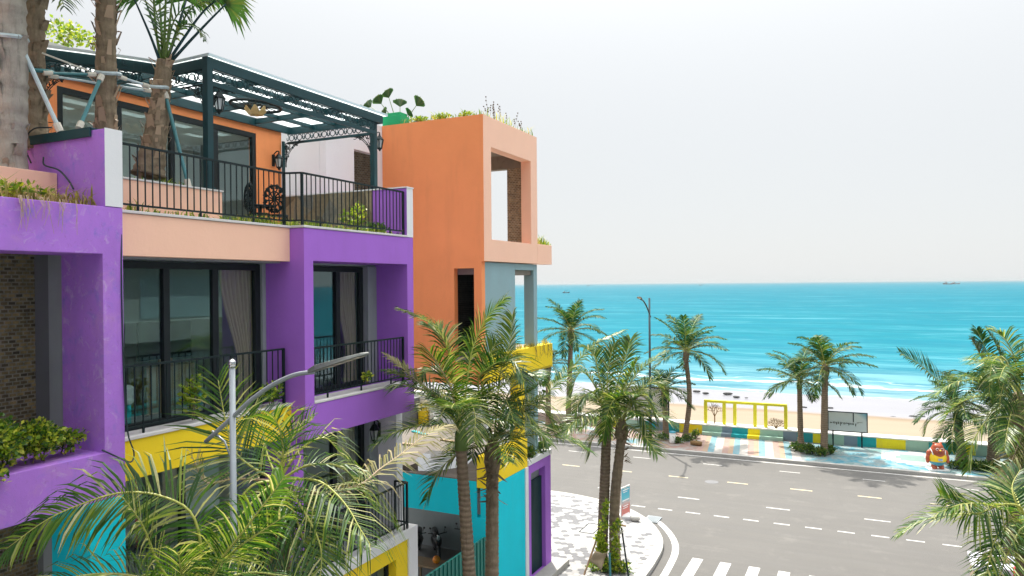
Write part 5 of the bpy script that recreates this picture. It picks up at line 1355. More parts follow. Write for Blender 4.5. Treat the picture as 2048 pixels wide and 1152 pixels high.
bush('ledge_plants', 'green trailing plants on the white ledge above the green shutter', 'plants', [((-10.12, 22.3, 4.42), (.22, .4, .2)), ((-10.12, 23.2, 4.42), (.22, .5, .22))], 520, .13, 'shrub_leaf', 18, up=.4)
f = MB(); rng = random.Random(18)
for y in [21.9+.06*i for i in range(34)]:
    p = Vector((-9.985, y, 7.12)); l = rng.uniform(.02, .08); f.tube([p+Vector((0, 0, .06)), p-Vector((0, 0, l))], .006, 3)
for i in range(20):
    y = rng.uniform(22.2, 23.9); p = Vector((-9.975, y, 7.94)); l = rng.uniform(.2, .55); f.tube([p, p+Vector((.03, rng.uniform(-.1, .1), -l*.6)), p+Vector((.02, rng.uniform(-.2, .2), -l))], .005, 3)
tag(f.build('dry_roots', M('twig')), 'dry brown roots trailing over the yellow balcony corner', 'roots')
# debris on the flat roof
rng = random.Random(30)
for i, (x, y, lab, c) in enumerate(((-15.2, 22.5, 'weathered plank lying by the far side of the puddle roof', 'wood_board'), (-13.9, 23.6, 'short plank lying alone in the middle of the flat roof', 'wood_board'), (-15.8, 24.4, 'blue plastic offcut lying on the flat roof by the white pier', 'teal_paint'))):
    f = MB(); a = rng.uniform(-.5, .5); d = Vector((math.cos(a), math.sin(a), 0))*.5; f.bar(Vector((x, y, 4.23))-d, Vector((x, y, 4.24))+d, .16, .05)
    tag(f.build('plank', M(c), bevel=.006), lab, 'plank')

# ================================================================== YARD: MOTORBIKES, BUCKET, BOARDS
def motorbike(loc, rot, label):
    t = thing('motorbike', label, 'motorbike', loc, 'motorbikes parked in the yard'); t.rotation_euler = (0, 0, 0); L = Vector(loc)
    ex = Vector((math.cos(rot), math.sin(rot), 0)); ey = Vector((-ex.y, ex.x, 0)); Z = Vector((0, 0, 1)); P = lambda u, v, w_: L+ex*u+ey*v+Z*w_
    for u in (-.62, .62):
        f = MB(); f.tube([P(u, 0, .29)+ex*(.24*math.cos(a))+Z*(.24*math.sin(a)) for a in [q*math.pi/10 for q in range(21)]], .05, 7, False); wh = f.build('wheel', M('black_plastic'), t, True)
        f = MB()
        for q in range(5): a = q*2*math.pi/5; f.bar(P(u, 0, .29), P(u, 0, .29)+ex*(.22*math.cos(a))+Z*(.22*math.sin(a)), .03)
        f.build('rim', M('chrome'), wh)
    f = MB(); f.tube([P(.52, 0, .82), P(.42, 0, .62), P(.2, 0, .42), P(-.1, 0, .40), P(-.4, 0, .5), P(-.68, 0, .62)], [.13, .15, .11, .13, .17, .07], 9); f.build('body', M('black_plastic'), t, True)
    f = MB(); f.tube([P(.1, 0, .68), P(-.2, 0, .74), P(-.55, 0, .78), P(-.7, 0, .76)], [.07, .13, .13, .06], 8); f.build('seat', M('black_plastic'), t, True)
    f = MB(); f.tube([P(.62, .0, .29), P(.55, 0, .6), P(.46, 0, .95)], .03, 6); f.build('fork', M('chrome'), t)
    f = MB(); f.tube([P(.38, -.34, .98), P(.46, -.12, .97), P(.5, 0, .95), P(.46, .12, .97), P(.38, .34, .98)], .02, 6)
    for sg in (-1, 1): f.tube([P(.44, sg*.22, .98), P(.42, sg*.26, 1.14)], .008, 4); f.ball(P(.42, sg*.27, 1.17), .05, .02, .04, 8, 5)
    f.build('handlebar', M('black_plastic'), t, True)
    f = MB(); f.ball(P(.62, 0, .86), .06, .09, .08, 10, 6); f.build('headlight', M('lantern_glass'), t, True)
    f = MB(); f.tube([P(.40, 0, .3), P(.62, 0, .56), P(.84, 0, .46)], [.03, .085, .03], 6); f.build('mudguard', M('black_plastic'), t, True)
p = at_z(873, 1112, .16); motorbike((p.x, p.y, .152), -.9, 'black motorbike in the middle of the shaded yard')
p = at_z(927, 1102, .16); motorbike((p.x, p.y, .152), -1.0, 'black motorbike partly behind the pale palm trunk')
p = at_z(836, 1112, .16); motorbike((p.x, p.y, .152), -1.1, 'black motorbike close to the white shop surround')
p = at_z(874, 1045, .16); t = thing('paint_bucket', 'red paint bucket with a pale rim at the back of the yard', 'bucket', (p.x, p.y, .152))
f = MB(); f.lathe((p.x, p.y, .152), [(.17, 0), (.21, .46), (.19, .46), (.16, .04)], 16); f.build('pail', M('red_plastic'), t, True)
f = MB(); f.lathe((p.x, p.y, .152), [(.212, .40), (.222, .47), (.20, .48), (.19, .42)], 16); f.build('rim', M('coping_stone'), t, True)
p = at_z(873, 1124, .9); f = MB(); f.ball((p.x, p.y, .98), .13, n=14, m_=10); tag(f.build('ball', M('orange_plastic'), None, True), 'orange ball resting on the workbench in the yard', 'ball')
t = thing('workbench', 'low wooden workbench behind the corrugated fence', 'table', (p.x, p.y, .152))
f = MB(); f.box(p.x-.9, p.x+.6, p.y-.35, p.y+.35, .79, .85); f.build('board', M('wood_board'), t, bevel=.005)
for sx, sy in ((-.8, -.28), (.5, -.28), (-.8, .28), (.5, .28)):
    f = MB(); f.box(p.x+sx-.03, p.x+sx+.03, p.y+sy-.03, p.y+sy+.03, .152, .79); f.build('leg', M('wood_board'), t)
f = MB(); f.bar((-12.5, 18.2, .9), (-10.6, 16.2, .95), .18, .05); tag(f.build('plank', M('wood_board')), 'long plank leaning over the workbench in the yard', 'plank')

# ================================================================== STREET LAMPS
def street_lamp(base, d, label, H, cross, reach, up, stub, head, r=.045, mat='lamp_grey', ball=True, brace=True):
    base, d = Vector(base), Vector(d); Z = Vector((0, 0, 1))
    t = thing('street_lamp', label, 'street lamp', base)
    f = MB(); f.tube([base, base+Z*.3, base+Z*H*.5, base+Z*H], [r*1.9, r*1.8, r*1.25, r], 12); f.lathe(base, [(r*4.2, 0), (r*4.2, .03), (r*2.2, .05)], 8); f.build('pole', M(mat), t, True)
    if ball: f = MB(); f.ball(base+Z*(H+r*1.0), r*1.35, n=14, m_=10); f.lathe(base+Z*H, [(r*1.15, -.02), (r*1.15, .02)], 12); f.build('finial', M('chrome'), t, True)
    c = base+Z*(H-cross)
    arm = [c+d*s*reach+Z*up*(1-(1-s)**1.7) for s in (0, .2, .4, .6, .8, 1)]
    arm = [c-d*stub+Z*(-stub*up/reach*1.55)]+arm
    f = MB(); f.tube(catmull(arm, 24), [r*.75]*24, 10); f.build('arm', M(mat), t, True)
    if brace: f = MB(); a = c-d*stub*.75-Z*stub*.9*up/reach; f.tube([a, a+d*stub*.45-Z*.12, base+d*(-r)+Z*(H-cross-.55)], .014, 6); f.build('brace', M(mat), t, True)
    e = arm[-1]; dd = (d+Z*.30).normalized(); sd_ = dd.cross(Z).normalized(); un = sd_.cross(dd)
    hd = MB(); L = head; prof = [(-.06, .05, .05), (.0, .07, .06), (.12*L, .11, .07), (.35*L, .14, .06), (.75*L, .15, .045), (.95*L, .10, .035), (L, .03, .02)]
    rows = []
    for u, w_, h in prof:
        o_ = e+dd*u
        rows.append(hd.vs([o_-sd_*w_, o_+sd_*w_, o_+sd_*w_*.8+un*h, o_-sd_*w_*.8+un*h]))
    for a, b_ in zip(rows, rows[1:]):
        for q in range(4): w_ = (q+1) % 4; hd.face(a+q, a+w_, b_+w_, b_+q)
    hd.face(rows[0]+3, rows[0]+2, rows[0]+1, rows[0]); hd.face(*[rows[-1]+q for q in range(4)])
    hd.build('lamp_head', M('lamp_dark' if mat == 'lamp_dark' else 'lamp_grey2'), t, False, .006)
    for q in range(4):
        o_ = e+dd*L*(.32+.17*q); lz = MB(); w_ = .085
        i0 = lz.vs([o_-sd_*w_-dd*L*.06-un*.004, o_+sd_*w_-dd*L*.06-un*.004, o_+sd_*w_+dd*L*.06-un*.004, o_-sd_*w_+dd*L*.06-un*.004]); lz.face(i0+3, i0+2, i0+1, i0); lz.build('led_module', M('led_lens'), t)
simple('lamp_grey2', (.14, .15, .14), .5, .3, .2, 5)
street_lamp((-7.6, 7.22, .12), (1, 0, 0), 'tall grey street lamp with a curved arm in front of the yellow balcony', 8.83, .68, 1.38, .66, .5, .86, .039)
street_lamp((-12.3, 45.3, .15), (0, -1, 0), 'tall dark street lamp at the far kerb against the sea', 8.93, 1.0, 1.9, .95, .25, .55, .06, 'lamp_dark', False, False)

# ================================================================== SEAFRONT OBJECTS
WT = .79; FY = 49.24
simple('frame_yellow', (.80, .74, .03), .6, 0, .1, 3)
t = thing('photo_frame', 'yellow three-window frame standing on the sea wall', 'frame', (-7.2, FY, WT))
f = MB(); f.box(-9.75, -4.62, FY-.1, FY+.1, 2.17, 2.33); f.build('top_bar', M('frame_yellow'), t, bevel=.01)
for x in (-9.66, -8.47, -7.80, -6.55, -5.90, -4.70):
    f = MB(); f.box(x-.10, x+.10, FY-.095, FY+.095, WT, 2.17); f.build('upright', M('frame_yellow'), t, bevel=.01)
simple('rust_brown', (.22, .13, .05), .7, .2, .3, 8)
def bare_tree(x, h, label, low, seed):
    rng = random.Random(seed); f = MB(); B0 = Vector((x, FY, WT))
    def grow(p, d, l, r_, lev):
        q = p+d*l; f.tube([p, q], [r_, r_*.75], 5)
        if lev == 0: return
        for k_ in range(3 if lev > 1 else 2):
            a = (k_-1)*.62+rng.uniform(-.2, .2) if lev > 1 else (k_-.5)*.9+rng.uniform(-.2, .2)
            c, s = math.cos(a), math.sin(a)
            grow(q, Vector((d.x*c+d.z*s, 0, d.z*c-d.x*s)).normalized(), l*rng.uniform(.62, .8), r_*.62, lev-1)
    if low:
        for a in (-1.0, -.5, 0, .45, .95): grow(B0, Vector((math.sin(a), 0, math.cos(a))), h*.3, .03, 3)
    else: grow(B0, Vector((0, 0, 1)), h*.42, .05, 4)
    tag(f.build('tree_ornament', M('rust_brown')), label, 'ornament', 'bare metal tree ornaments on the sea wall')
bare_tree(-9.08, 1.1, 'brown metal tree with a tall bare trunk inside the left window of the frame', False, 2)
bare_tree(-5.28, .85, 'brown metal shrub branching from the ground inside the right window of the frame', True, 3)
# billboard
m, k, b = base_mat('billboard_print')
pos = k.new('ShaderNodeNewGeometry').outputs['Position']; sx = k.new('ShaderNodeSeparateXYZ'); k.link(pos, sx.inputs[0])
u = k.math('DIVIDE', k.math('ADD', sx.outputs[0], 2.2), 2.1); v = k.math('DIVIDE', k.math('SUBTRACT', sx.outputs[2], 1.07), 1.12)
col = k.ramp(v, [(0, (.62, .66, .64)), (.45, (.55, .60, .58)), (1, (.62, .64, .58))])
col = k.mix(k.ramp(k.math('ADD', k.math('MULTIPLY', u, .55), k.math('MULTIPLY', v, .45)), [(.80, (0, 0, 0)), (1.0, (1, 1, 1))]), col, (.03, .30, .42))
k.link(col, b.inputs['Base Color']); b.inputs['Roughness'].default_value = .4
simple('print_green', (.05, .06, .03), .6, 0, .4, 20)
t = thing('billboard', 'pale blue green billboard on two legs in front of the sea wall', 'billboard', (-1.15, 48.35, .15))
f = MB(); f.box(-2.2, -.1, 48.36, 48.40, 1.07, 2.19); f.build('panel', M('billboard_print'), t)
f = MB(); f.ring('y', 48.34, 48.41, (-2.24, -.06, 1.03, 2.23), (-2.19, -.11, 1.08, 2.18)); f.box(-.86, -.81, 48.345, 48.358, 1.65, 2.18); f.build('frame', M('green_black_metal'), t)
for x in (-1.95, -.38):
    f = MB(); f.box(x-.04, x+.04, 48.42, 48.5, .15, 2.0); f.box(x-.045, x+.045, 48.34, 48.355, .55, 1.03); f.build('leg', M('green_black_metal'), t)
tx = MB(); rng = random.Random(4); x = -2.08
def stroke(pts, r_=.02): tx.tube([Vector((a, 48.352, z)) for a, z in pts], r_, 4)
x = -2.1
for wdt, kind in ((.16, 0), (.14, 1), (.12, 2), (.1, 3), (.2, 4), (.13, 1), (.12, 0), (.12, 2), (.13, 0), (.12, 3), (.12, 5), (.08, 6)):
    z = 1.5+.02*math.sin(x*9)
    if kind == 0: stroke([(x, z), (x+.03, z+.07), (x+.08, z+.02), (x+.11, z+.06)])
    elif kind == 1: stroke([(x+.09, z+.07), (x+.02, z+.06), (x+.02, z), (x+.10, z)])
    elif kind == 2: stroke([(x, z+.07), (x+.03, z), (x+.07, z+.07), (x+.05, z-.08)])
    elif kind == 3: stroke([(x+.02, z), (x+.03, z+.13), (x+.06, z+.02)])
    elif kind == 4: stroke([(x+.05, z-.10), (x+.06, z+.12), (x+.14, z+.1), (x+.12, z+.03), (x+.05, z+.03)], .018)
    elif kind == 5: stroke([(x+.05, z+.08), (x+.05, z-.08)], .02)
    else: stroke([(x, z+.1), (x+.1, z+.1)], .008); stroke([(x+.02, z+.14), (x+.3, z+.13)], .006)
    x += wdt
tx.build('script_lettering', M('print_green'), t)
simple('print_orange', (.62, .24, .12), .5, 0, .4, 6)
t = thing('billboard', 'dark framed sign on the sea wall half hidden by the small promenade palm', 'billboard', (-12.4, 49.3, WT))
xl, xr = at_y(1250, 820, 49.3).x, at_y(1337, 820, 49.3).x
f = MB(); f.box(xl, xr, 49.3, 49.34, 1.0, 2.9); f.build('panel', M('coping_stone'), t)
f = MB(); f.ring('y', 49.27, 49.36, (xl-.05, xr+.05, .95, 2.95), (xl+.03, xr-.03, 1.03, 2.87)); f.build('frame', M('green_black_metal'), t)
for x in (xl+.2, xr-.1): f = MB(); f.box(x-.04, x+.04, 49.37, 49.44, WT, 2.8); f.build('leg', M('green_black_metal'), t)

# bear statue: one continuous body, vest and shorts over it
def blob(name, balls, mat, parent, vox=.03, it=6):
    f = MB()
    for c, r_ in balls: f.ball(c, *r_, n=20, m_=14)
    o = f.build(name, M(mat), parent, True)
    rm = o.modifiers.new('merge', 'REMESH'); rm.mode = 'VOXEL'; rm.voxel_size = vox; rm.use_smooth_shade = True
    sm = o.modifiers.new('smooth', 'SMOOTH'); sm.iterations = it; sm.factor = .6
    return o
simple('statue_red', (.40, .085, .035), .3, 0, .15, 4); simple('statue_yellow', (.88, .62, .02), .35, 0, .06, 4); simple('statue_blue', (.06, .33, .46), .35, 0, .06, 4)
simple('statue_white', (.8, .8, .78), .4, 0, .05, 4); simple('statue_blue2', (.05, .25, .60), .4, 0, .05, 4)
bx, by = 3.2, 44.35
t = thing('bear_statue', 'stout red brown bear statue in a yellow vest and blue shorts', 'statue', (bx, by, .15))
F = Vector((.30, -.954, 0)).normalized(); S = Vector((F.y, -F.x, 0)); Zv = Vector((0, 0, 1)); BP = lambda s, f_, z: Vector((bx, by, .15))+S*s+F*f_+Zv*z
f = MB(); c = [BP(s, q, 0) for s, q in ((-.48, -.30), (.48, -.30), (.48, .34), (-.48, .34))]; f.prism([(p.x, p.y) for p in c], .14, .21); f.build('plinth', M('statue_white'), t, bevel=.01)
blob('body', [(BP(0, 0, .62), (.42, .38, .44)), (BP(0, .03, .98), (.36, .33, .34)), (BP(0, .05, 1.18), (.28, .26, .22)), (BP(.17, .02, .2), (.14, .15, .16)), (BP(-.17, .02, .2), (.14, .15, .16)), (BP(.17, .12, .12), (.14, .16, .07)), (BP(-.17, .12, .12), (.14, .16, .07)),
              (BP(.41, .0, .82), (.13, .13, .22)), (BP(-.41, .0, .82), (.13, .13, .22)), (BP(.48, .04, .6), (.105, .11, .2)), (BP(-.48, .04, .6), (.105, .11, .2)), (BP(.49, .07, .45), (.09, .1, .1)), (BP(-.49, .07, .45), (.09, .1, .1)),
              (BP(.17, .02, 1.38), (.075, .06, .075)), (BP(-.17, .02, 1.38), (.075, .06, .075)), (BP(0, .28, 1.02), (.17, .12, .11))], 'statue_red', t, .028, 5)
def shell(name, z0, z1, grow, mat, top=None):
    f = MB(); rows = []; n = 28; st_ = 10
    for j in range(st_+1):
        row = []
        for q in range(n):
            a = q*2*math.pi/n; fz = math.cos(a)
            zt = z1+(top(a) if top else 0); z = z0+(zt-z0)*j/st_
            u = max(-.97, min(.97, (z-.62)/.44)); r1 = math.sqrt(1-u*u)
            u2 = (z-.98)/.34; r2 = math.sqrt(1-u2*u2) if abs(u2) < 1 else 0
            rx = max(.42*r1, .36*r2)+grow; rf = max(.38*r1, .33*r2)+grow
            row.append(BP(rx*math.sin(a), rf*math.cos(a), z))
        rows.append(f.vs(row))
    for a, b_ in zip(rows, rows[1:]):
        for q in range(n): w_ = (q+1) % n; f.face(a+q, a+w_, b_+w_, b_+q)
    return f.build(name, M(mat), t, True)
shell('vest', .46, .86, .022, 'statue_yellow', lambda a: -.12*max(0, math.cos(a))**2+.06*abs(math.sin(a)))
shell('shorts', .24, .47, .018, 'statue_blue')
for sg in (-1, 1):
    f = MB(); f.tube([BP(sg*.30, .27, .82), BP(sg*.33, .16, 1.0), BP(sg*.33, -.02, 1.1), BP(sg*.3, -.2, 1.0)], .028, 6); f.build('vest_strap', M('statue_white'), t, True)
    f = MB(); f.tube([BP(sg*.11+.075*math.cos(a), .325, 1.12+.06*math.sin(a)) for a in [q*math.pi/8 for q in range(17)]], .012, 5, False); f.build('spectacle_rim', M('statue_white'), t, True)
    f = MB(); f.ball(BP(sg*.11, .29, 1.12), .035, n=8, m_=6); f.build('eye', M('black_plastic'), t, True)
f = MB(); f.ball(BP(0, .40, 1.07), .045, .04, .035, 10, 6); f.build('nose', M('statue_yellow'), t, True)
f = MB(); f.tube([BP(-.1, .37, .97), BP(0, .40, .945), BP(.1, .37, .97)], .012, 5); f.build('mouth', M('black_plastic'), t, True)
for nm, z, w_, mt in (('chest_stripe', .625, .10, 'statue_blue2'), ('chest_stripe', .585, .11, 'statue_white'), ('chest_stripe', .545, .10, 'statue_blue2')):
    f = MB(); f.bar(BP(-w_, .405, z), BP(w_, .405, z+.02), .035, .032); f.build(nm, M(mt), t)
# litter bin, log, bushes
p = at_z(1345, 886, .15); t = thing('litter_bin', 'white round litter bin with a blue lid in the promenade bush', 'litter bin', p)
f = MB(); f.lathe(p, [(.16, 0), (.19, .06), (.19, .62), (.17, .64)], 18); f.build('drum', M('statue_white'), t, True)
f = MB(); f.lathe(p, [(.21, .645), (.22, .70), (.10, .74), (.02, .74)], 18); f.build('lid', M('statue_blue'), t, True)
p = at_z(1392, 891, .15); f = MB(); f.tube([p+Vector((-.32, .05, .14)), p+Vector((0, 0, .15)), p+Vector((.34, -.03, .13))], [.12, .15, .13], 10)
tag(f.build('log', M('rust_brown'), None, True), 'short brown log lying at the end of the promenade bush', 'log')
for lab, blobs, n in (('low green bush round the foot of the tall promenade palm', [(1105, 862, .55, .35), (1130, 858, .6, .3), (1148, 854, .4, .3)], 900), ('low bush round the litter bin and the curved palm', [(1325, 880, .5, .36), (1352, 886, .6, .36), (1375, 882, .5, .34), (1390, 876, .3, .5)], 1000),
                      ('low bush round the pair of palms beside the billboard', [(1592, 902, .5, .45), (1616, 908, .6, .5), (1640, 912, .5, .45), (1658, 908, .4, .5)], 1400), ('low wide bush at the foot of the right hand promenade palms', [(1915, 938, .5, .36), (1945, 940, .7, .45), (1975, 944, .7, .5), (1998, 945, .5, .45)], 1700)):
    bl = []
    for x, y, r_, h in blobs: p = at_z(x, y, .15); bl.append(((p.x, p.y+.1, .15+h*.5), (r_, .45, h*.62)))
    bush('bush', lab, 'bush', bl, n, .17, 'shrub_leaf', int(blobs[0][0]), 'clipped bushes on the promenade', up=.5, aspect=.45)

# ================================================================== PAVEMENT CORNER: VINES, PROPS, BANNER
p = at_z(1217, 1142, .15)
bush('flower_bush', 'yellow green flowering bush round the feet of the corner palms', 'bush', [((p.x, p.y, .34), (.5, .45, .26)), ((p.x+.45, p.y+.1, .3), (.45, .4, .24)), ((p.x-.45, p.y-.1, .28), (.4, .35, .2))], 900, .12, 'hedge_leaf', 60, up=.5)
vb = []
for x, y, r_ in ((1203, 1100, .2), (1200, 1075, .2), (1207, 1050, .18), (1210, 1025, .16), (1212, 1008, .13), (1229, 1110, .2), (1232, 1085, .18), (1230, 1060, .15), (1236, 1050, .15), (1205, 1090, .2)):
    q = at(x, y, depth_of(p)-.35); vb.append(((q.x, q.y, q.z), (r_, r_, .28)))
bush('climbing_vine', 'yellow green vine climbing the trunks of the corner palms', 'vine', vb, 800, .12, 'vine_leaf', 61, up=.4, stems=False, aspect=.75)
def pole(label, a, b_, r_, mat):
    f = MB(); f.tube([a, b_], r_, 6); tag(f.build('palm_prop', M(mat)), label, 'brace pole', 'poles bracing the corner palms')
dz = depth_of(p)
pole('brown pole slanting from the corner palms down behind the sacking', at(1200, 1060, dz), at(1168, 1150, dz-.6), .035, 'wood_board')
pole('dark pole leaning on the ringed corner palm on its right side', at(1243, 1055, dz), at(1258, 1160, dz-.8), .03, 'green_black_metal')
pole('pale pole crossing between the two corner palm trunks', at(1246, 1062, dz-.3), at(1222, 1080, dz-.3), .04, 'rope_wrap')
pole('teal pole upright in front of the corner palms', at(1219, 1105, dz-.5), at(1221, 1160, dz-.7), .04, 'teal_pipe')
f = MB(); a_, b2, c_, d_ = at(1189, 1103, dz-.5), at(1216, 1106, dz-.55), at(1202, 1138, dz-.6), at(1180, 1122, dz-.55)
for i in range(7):
    for j in range(7):
        u, v = i/6, j/6; q = a_.lerp(b2, u).lerp(d_.lerp(c_, u), v); f.vs([q+Vector((0, 0, .03*math.sin(u*7+v*4)))-CF*(.05*math.sin(v*5+u*3))])
for i in range(6):
    for j in range(6): k0 = i*7+j; f.face(k0, k0+1, k0+8, k0+7)
o = tag(f.build('sacking', M('burlap'), None, True), 'brown sacking tied to the straight corner palm', 'sack'); o.modifiers.new('thick', 'SOLIDIFY').thickness = .03
# banner stand
m, k, b = base_mat('banner_print')
pos = k.new('ShaderNodeNewGeometry').outputs['Position']; sx = k.new('ShaderNodeSeparateXYZ'); k.link(pos, sx.inputs[0])
v = k.math('DIVIDE', k.math('SUBTRACT', k.math('ADD', sx.outputs[2], k.math('MULTIPLY', k.math('SUBTRACT', k.noise(5, 4, .6), .5), .25)), .55), 1.65)
k.link(k.ramp(v, [(0, (.62, .18, .15)), (.10, (.60, .45, .42)), (.2, (.12, .50, .60)), (.45, (.05, .42, .58)), (.5, (.60, .68, .55)), (.58, (.10, .35, .12)), (.68, (.55, .70, .72)), (.74, (.35, .42, .12)), (.8, (.03, .35, .55)), (1, (.02, .22, .55))]), b.inputs['Base Color']); b.inputs['Roughness'].default_value = .35
simple('print_white', (.82, .84, .84), .5, 0, .05, 10)
ba, bb = Vector((-9.40, 29.92, .15)), Vector((-9.24, 30.62, .15))
zt, zb = at(1247, 977, depth_of(ba)).z, at(1245, 1036, depth_of(ba)).z
t = thing('banner_stand', 'upright blue advertising banner on the pavement corner', 'banner', ((ba+bb)/2))
d = (bb-ba); nn = Vector((d.y, -d.x, 0)).normalized()
f = MB(); i0 = f.vs([ba+Zv*(zb-.15)+nn*.012, bb+Zv*(zb-.15)+nn*.012, bb+Zv*(zt-.15)+nn*.012, ba+Zv*(zt-.15)+nn*.012, ba+Zv*(zb-.15)-nn*.012, bb+Zv*(zb-.15)-nn*.012, bb+Zv*(zt-.15)-nn*.012, ba+Zv*(zt-.15)-nn*.012])
for q in ((0, 1, 2, 3), (7, 6, 5, 4), (0, 4, 5, 1), (1, 5, 6, 2), (2, 6, 7, 3), (3, 7, 4, 0)): f.face(*[i0+x for x in q])
f.build('panel', M('banner_print'), t)
f = MB()
for e in (ba, bb): f.bar(e, e+Zv*(zt-.15), .035)
f.bar(ba+Zv*(zt-.15), bb+Zv*(zt-.15), .035); f.bar(ba+Zv*(zb-.15), bb+Zv*(zb-.15), .035)
f.build('frame', M('coping_stone'), t)
f = MB(); c = (ba+bb)/2; f.lathe(c, [(.34, 0), (.34, .05), (.25, .09), (.05, .1)], 20); f.build('base', M('statue_white'), t, True)
f = MB()
H_ = zt-zb
for q, (u0, u1, vv, hh) in enumerate(((.15, .85, .90, .05), (.2, .7, .83, .03), (.1, .9, .55, .05), (.2, .8, .36, .04), (.15, .75, .29, .03), (.2, .85, .07, .04))):
    a_ = ba+d*u0+Zv*(zb-.15+H_*vv)+nn*.02; f.bar(a_, ba+d*u1+Zv*(zb-.15+H_*vv)+nn*.02, .006, hh)
f.build('lettering', M('print_white'), t)
f = MB(); f.ball((-8.75, 29.75, .27), .22, .16, .13, 12, 8); tag(f.build('rock', M('kerb_stone'), None, True), 'rounded grey stone on the pavement next to the banner', 'rock')
t = thing('low_stand', 'small dark metal stand on the pavement below the banner', 'stand', (-9.05, 28.6, .15))
f = MB(); f.bar((-9.3, 28.5, .32), (-8.75, 28.5, .32), .05); f.bar((-9.05, 28.5, .15), (-9.05, 28.5, .75), .03); f.bar((-9.3, 28.8, .62), (-8.85, 28.3, .62), .02); f.build('rack', M('rust_brown'), t)
# crates at the bottom right corner
m, k, b = base_mat('crate_side')
br = k.new('ShaderNodeTexBrick'); br.inputs['Scale'].default_value = 9; br.inputs['Color1'].default_value = (.40, .28, .18, 1); br.inputs['Color2'].default_value = (.62, .50, .38, 1); br.inputs['Mortar'].default_value = (.08, .06, .05, 1)
k.link(k.new('ShaderNodeNewGeometry').outputs['Position'], br.inputs['Vector']); k.link(br.outputs[0], b.inputs['Base Color'])
p = at(1988, 1128, 17.0)
t = thing('goods_stand', 'stacked woven crates under a white cover at the bottom right corner', 'crates', (p.x, p.y, .12))
f = MB(); f.box(p.x-.42, p.x+.75, p.y-.4, p.y+.5, .12, p.z-.08); f.build('crates', M('crate_side'), t, bevel=.01)
simple('lilac_white', (.66, .64, .72), .5, 0, .15, 9)
f = MB(); f.box(p.x-.47, p.x+.8, p.y-.45, p.y+.55, p.z-.079, p.z+.06); f.build('cover', M('lilac_white'), t, bevel=.02)
f = MB(); f.ball((p.x-.05, p.y, p.z+.1), .16, .12, .07, 12, 7); f.ball((p.x+.22, p.y+.1, p.z+.09), .14, .16, .06, 12, 7); f.build('goods', M('wood_board'), t, True)
p = at(2044, 1149, 16.0); f = MB(); f.lathe((p.x, p.y, p.z-.12), [(.12, 0), (.16, .04), (.16, .24), (.13, .27)], 14); f.lathe((p.x, p.y, .12), [(.16, 0), (.05, .05), (.04, p.z-.26)], 10)
tag(f.build('hydrant', M('red_plastic'), None, True), 'red capped post at the bottom right corner', 'post')

# ================================================================== BOATS AND BEACH ROCKS
simple('boat_hull', (.05, .06, .08), .6, 0, .3, 2); simple('boat_cabin', (.35, .35, .35), .6, 0, .3, 2)
def boat(px_, py_, L, label, dist=None, mast=True):
    p = at_z(px_, py_, -1.2) if dist is None else at(px_, py_, dist)
    p.z = -1.2; t = thing('fishing_boat', label, 'boat', p, 'fishing boats far out at sea'); d = Vector((CR.x, CR.y, 0)); n = Vector((-d.y, d.x, 0)); h = L*.16
    f = MB(); rows = []
    for s, w_, z in ((-.5, .10, .9), (-.3, .15, .6), (0, .17, .5), (.3, .13, .7), (.5, .01, 1.3)):
        c = p+d*L*s; rows.append(f.vs([c-n*L*w_*.5-Vector((0, 0, .3)), c+n*L*w_*.5-Vector((0, 0, .3)), c+n*L*w_+Vector((0, 0, h*z)), c-n*L*w_+Vector((0, 0, h*z))]))
    for a, b_ in zip(rows, rows[1:]):
        for q in range(4): w_ = (q+1) % 4; f.face(a+q, a+w_, b_+w_, b_+q)
    f.face(*[rows[0]+q for q in range(4)]); f.build('hull', M('boat_hull'), t)
    c = p-d*L*.22; f = MB(); f.bar(c-d*L*.1+Vector((0, 0, h*1.05)), c+d*L*.1+Vector((0, 0, h*1.05)), L*.14, h*1.2); f.build('cabin', M('boat_cabin'), t)
    if mast: f = MB(); f.bar(p+d*L*.02+Vector((0, 0, h*.5)), p+d*L*.02+Vector((0, 0, L*.42)), L*.02); f.bar(p+d*L*.02+Vector((0, 0, L*.2)), p+d*L*.3+Vector((0, 0, L*.4)), L*.014); f.build('mast', M('boat_hull'), t)
boat(1132, 586, 8.5, 'small dark fishing boat nearest the corner building')
boat(1896, 568.5, 30, 'dark fishing boat, left one of the pair near the right side of the horizon', 2300, False)
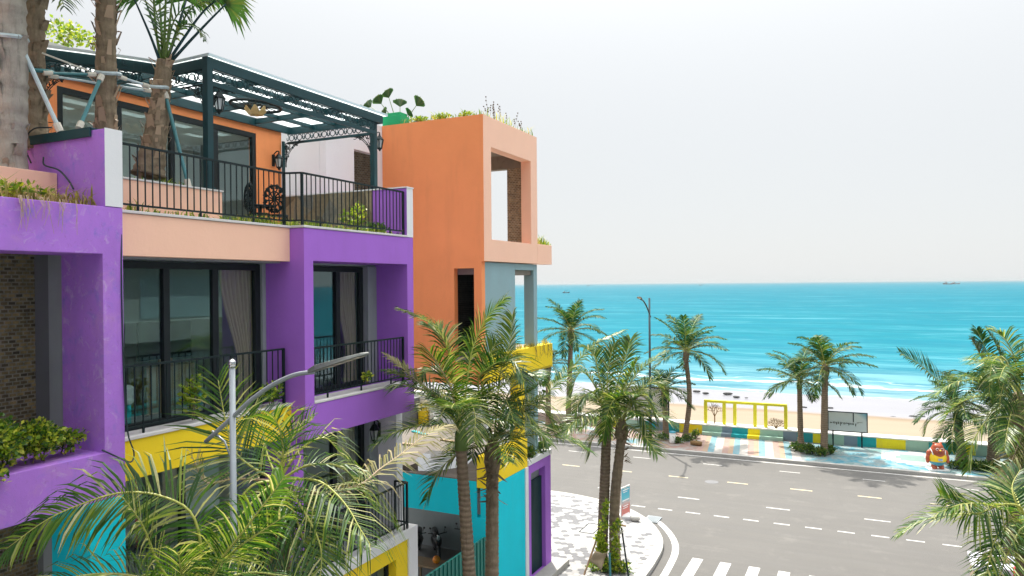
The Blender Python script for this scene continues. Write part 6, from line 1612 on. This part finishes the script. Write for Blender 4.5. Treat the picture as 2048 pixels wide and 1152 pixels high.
boat(1912, 567.5, 27, 'dark fishing boat, right one of the pair near the right side of the horizon', 2500, False)
boat(1402, 568, 16, 'tiny boat on the horizon between the lamp post and the curved palm', 3200)
boat(1177, 569, 18, 'faint tiny boat on the horizon above the tall promenade palm', 4000)
rng = random.Random(77)
for i, (x, y, s, lab) in enumerate(((1394, 783, .42, 'dark rock on wet sand, leftmost of the row left of the yellow frame'), (1413, 787, .40, 'dark rock on wet sand, second in the row above the yellow frame'), (1454, 787.5, .45, 'dark mossy rock on wet sand above the left window of the frame'), (1473, 794, .38, 'dark rock with a small neighbour right above the yellow frame'), (1492, 796, .18, 'pebble sized rock on wet sand right of the other rocks'), (1610, 815, .28, 'small dark rock on wet sand between the paired palms'), (1660, 816, .26, 'small dark rock on wet sand above the billboard edge'), (1788, 835, .3, 'small dark rock at the dry sand edge right of the billboard'), (1828, 834, .38, 'dark rock at the dry sand edge above the bear statue'), (1846, 834, .26, 'small dark rock at the dry sand edge right above the bear statue'), (1345, 777, .34, 'dark rock on wet sand beside the curved promenade palm'))):
    p = at_z(x, y, -1.0); f = MB(); c = p+Vector((0, 0, .02))
    for q in range(3): f.ball(c+Vector((rng.uniform(-.4, .4)*s, rng.uniform(-.2, .2)*s, 0)), s*rng.uniform(.6, 1), s*rng.uniform(.4, .6), s*.28, 8, 6)
    o = f.build('rock', M('rock_dark')); tag(o, lab, 'rock', 'rocks on the wet sand')
    rm = o.modifiers.new('merge', 'REMESH'); rm.mode = 'VOXEL'; rm.voxel_size = s*.12

# ================================================================== HAZE
hz = MB(); hz.box(-14000, 14000, -300, 16000, -6, 24)
m = bpy.data.materials.new('haze'); m.use_nodes = True; k = NT(m); k.n.remove(k.n['Principled BSDF'])
vv = k.new('ShaderNodeVolumePrincipled'); vv.inputs['Color'].default_value = (.53, .58, .60, 1); vv.inputs['Density'].default_value = .00011; vv.inputs['Anisotropy'].default_value = .2
k.link(vv.outputs[0], k.n['Material Output'].inputs['Volume'])
o = struct(hz.build('haze', [m]), 'stuff')
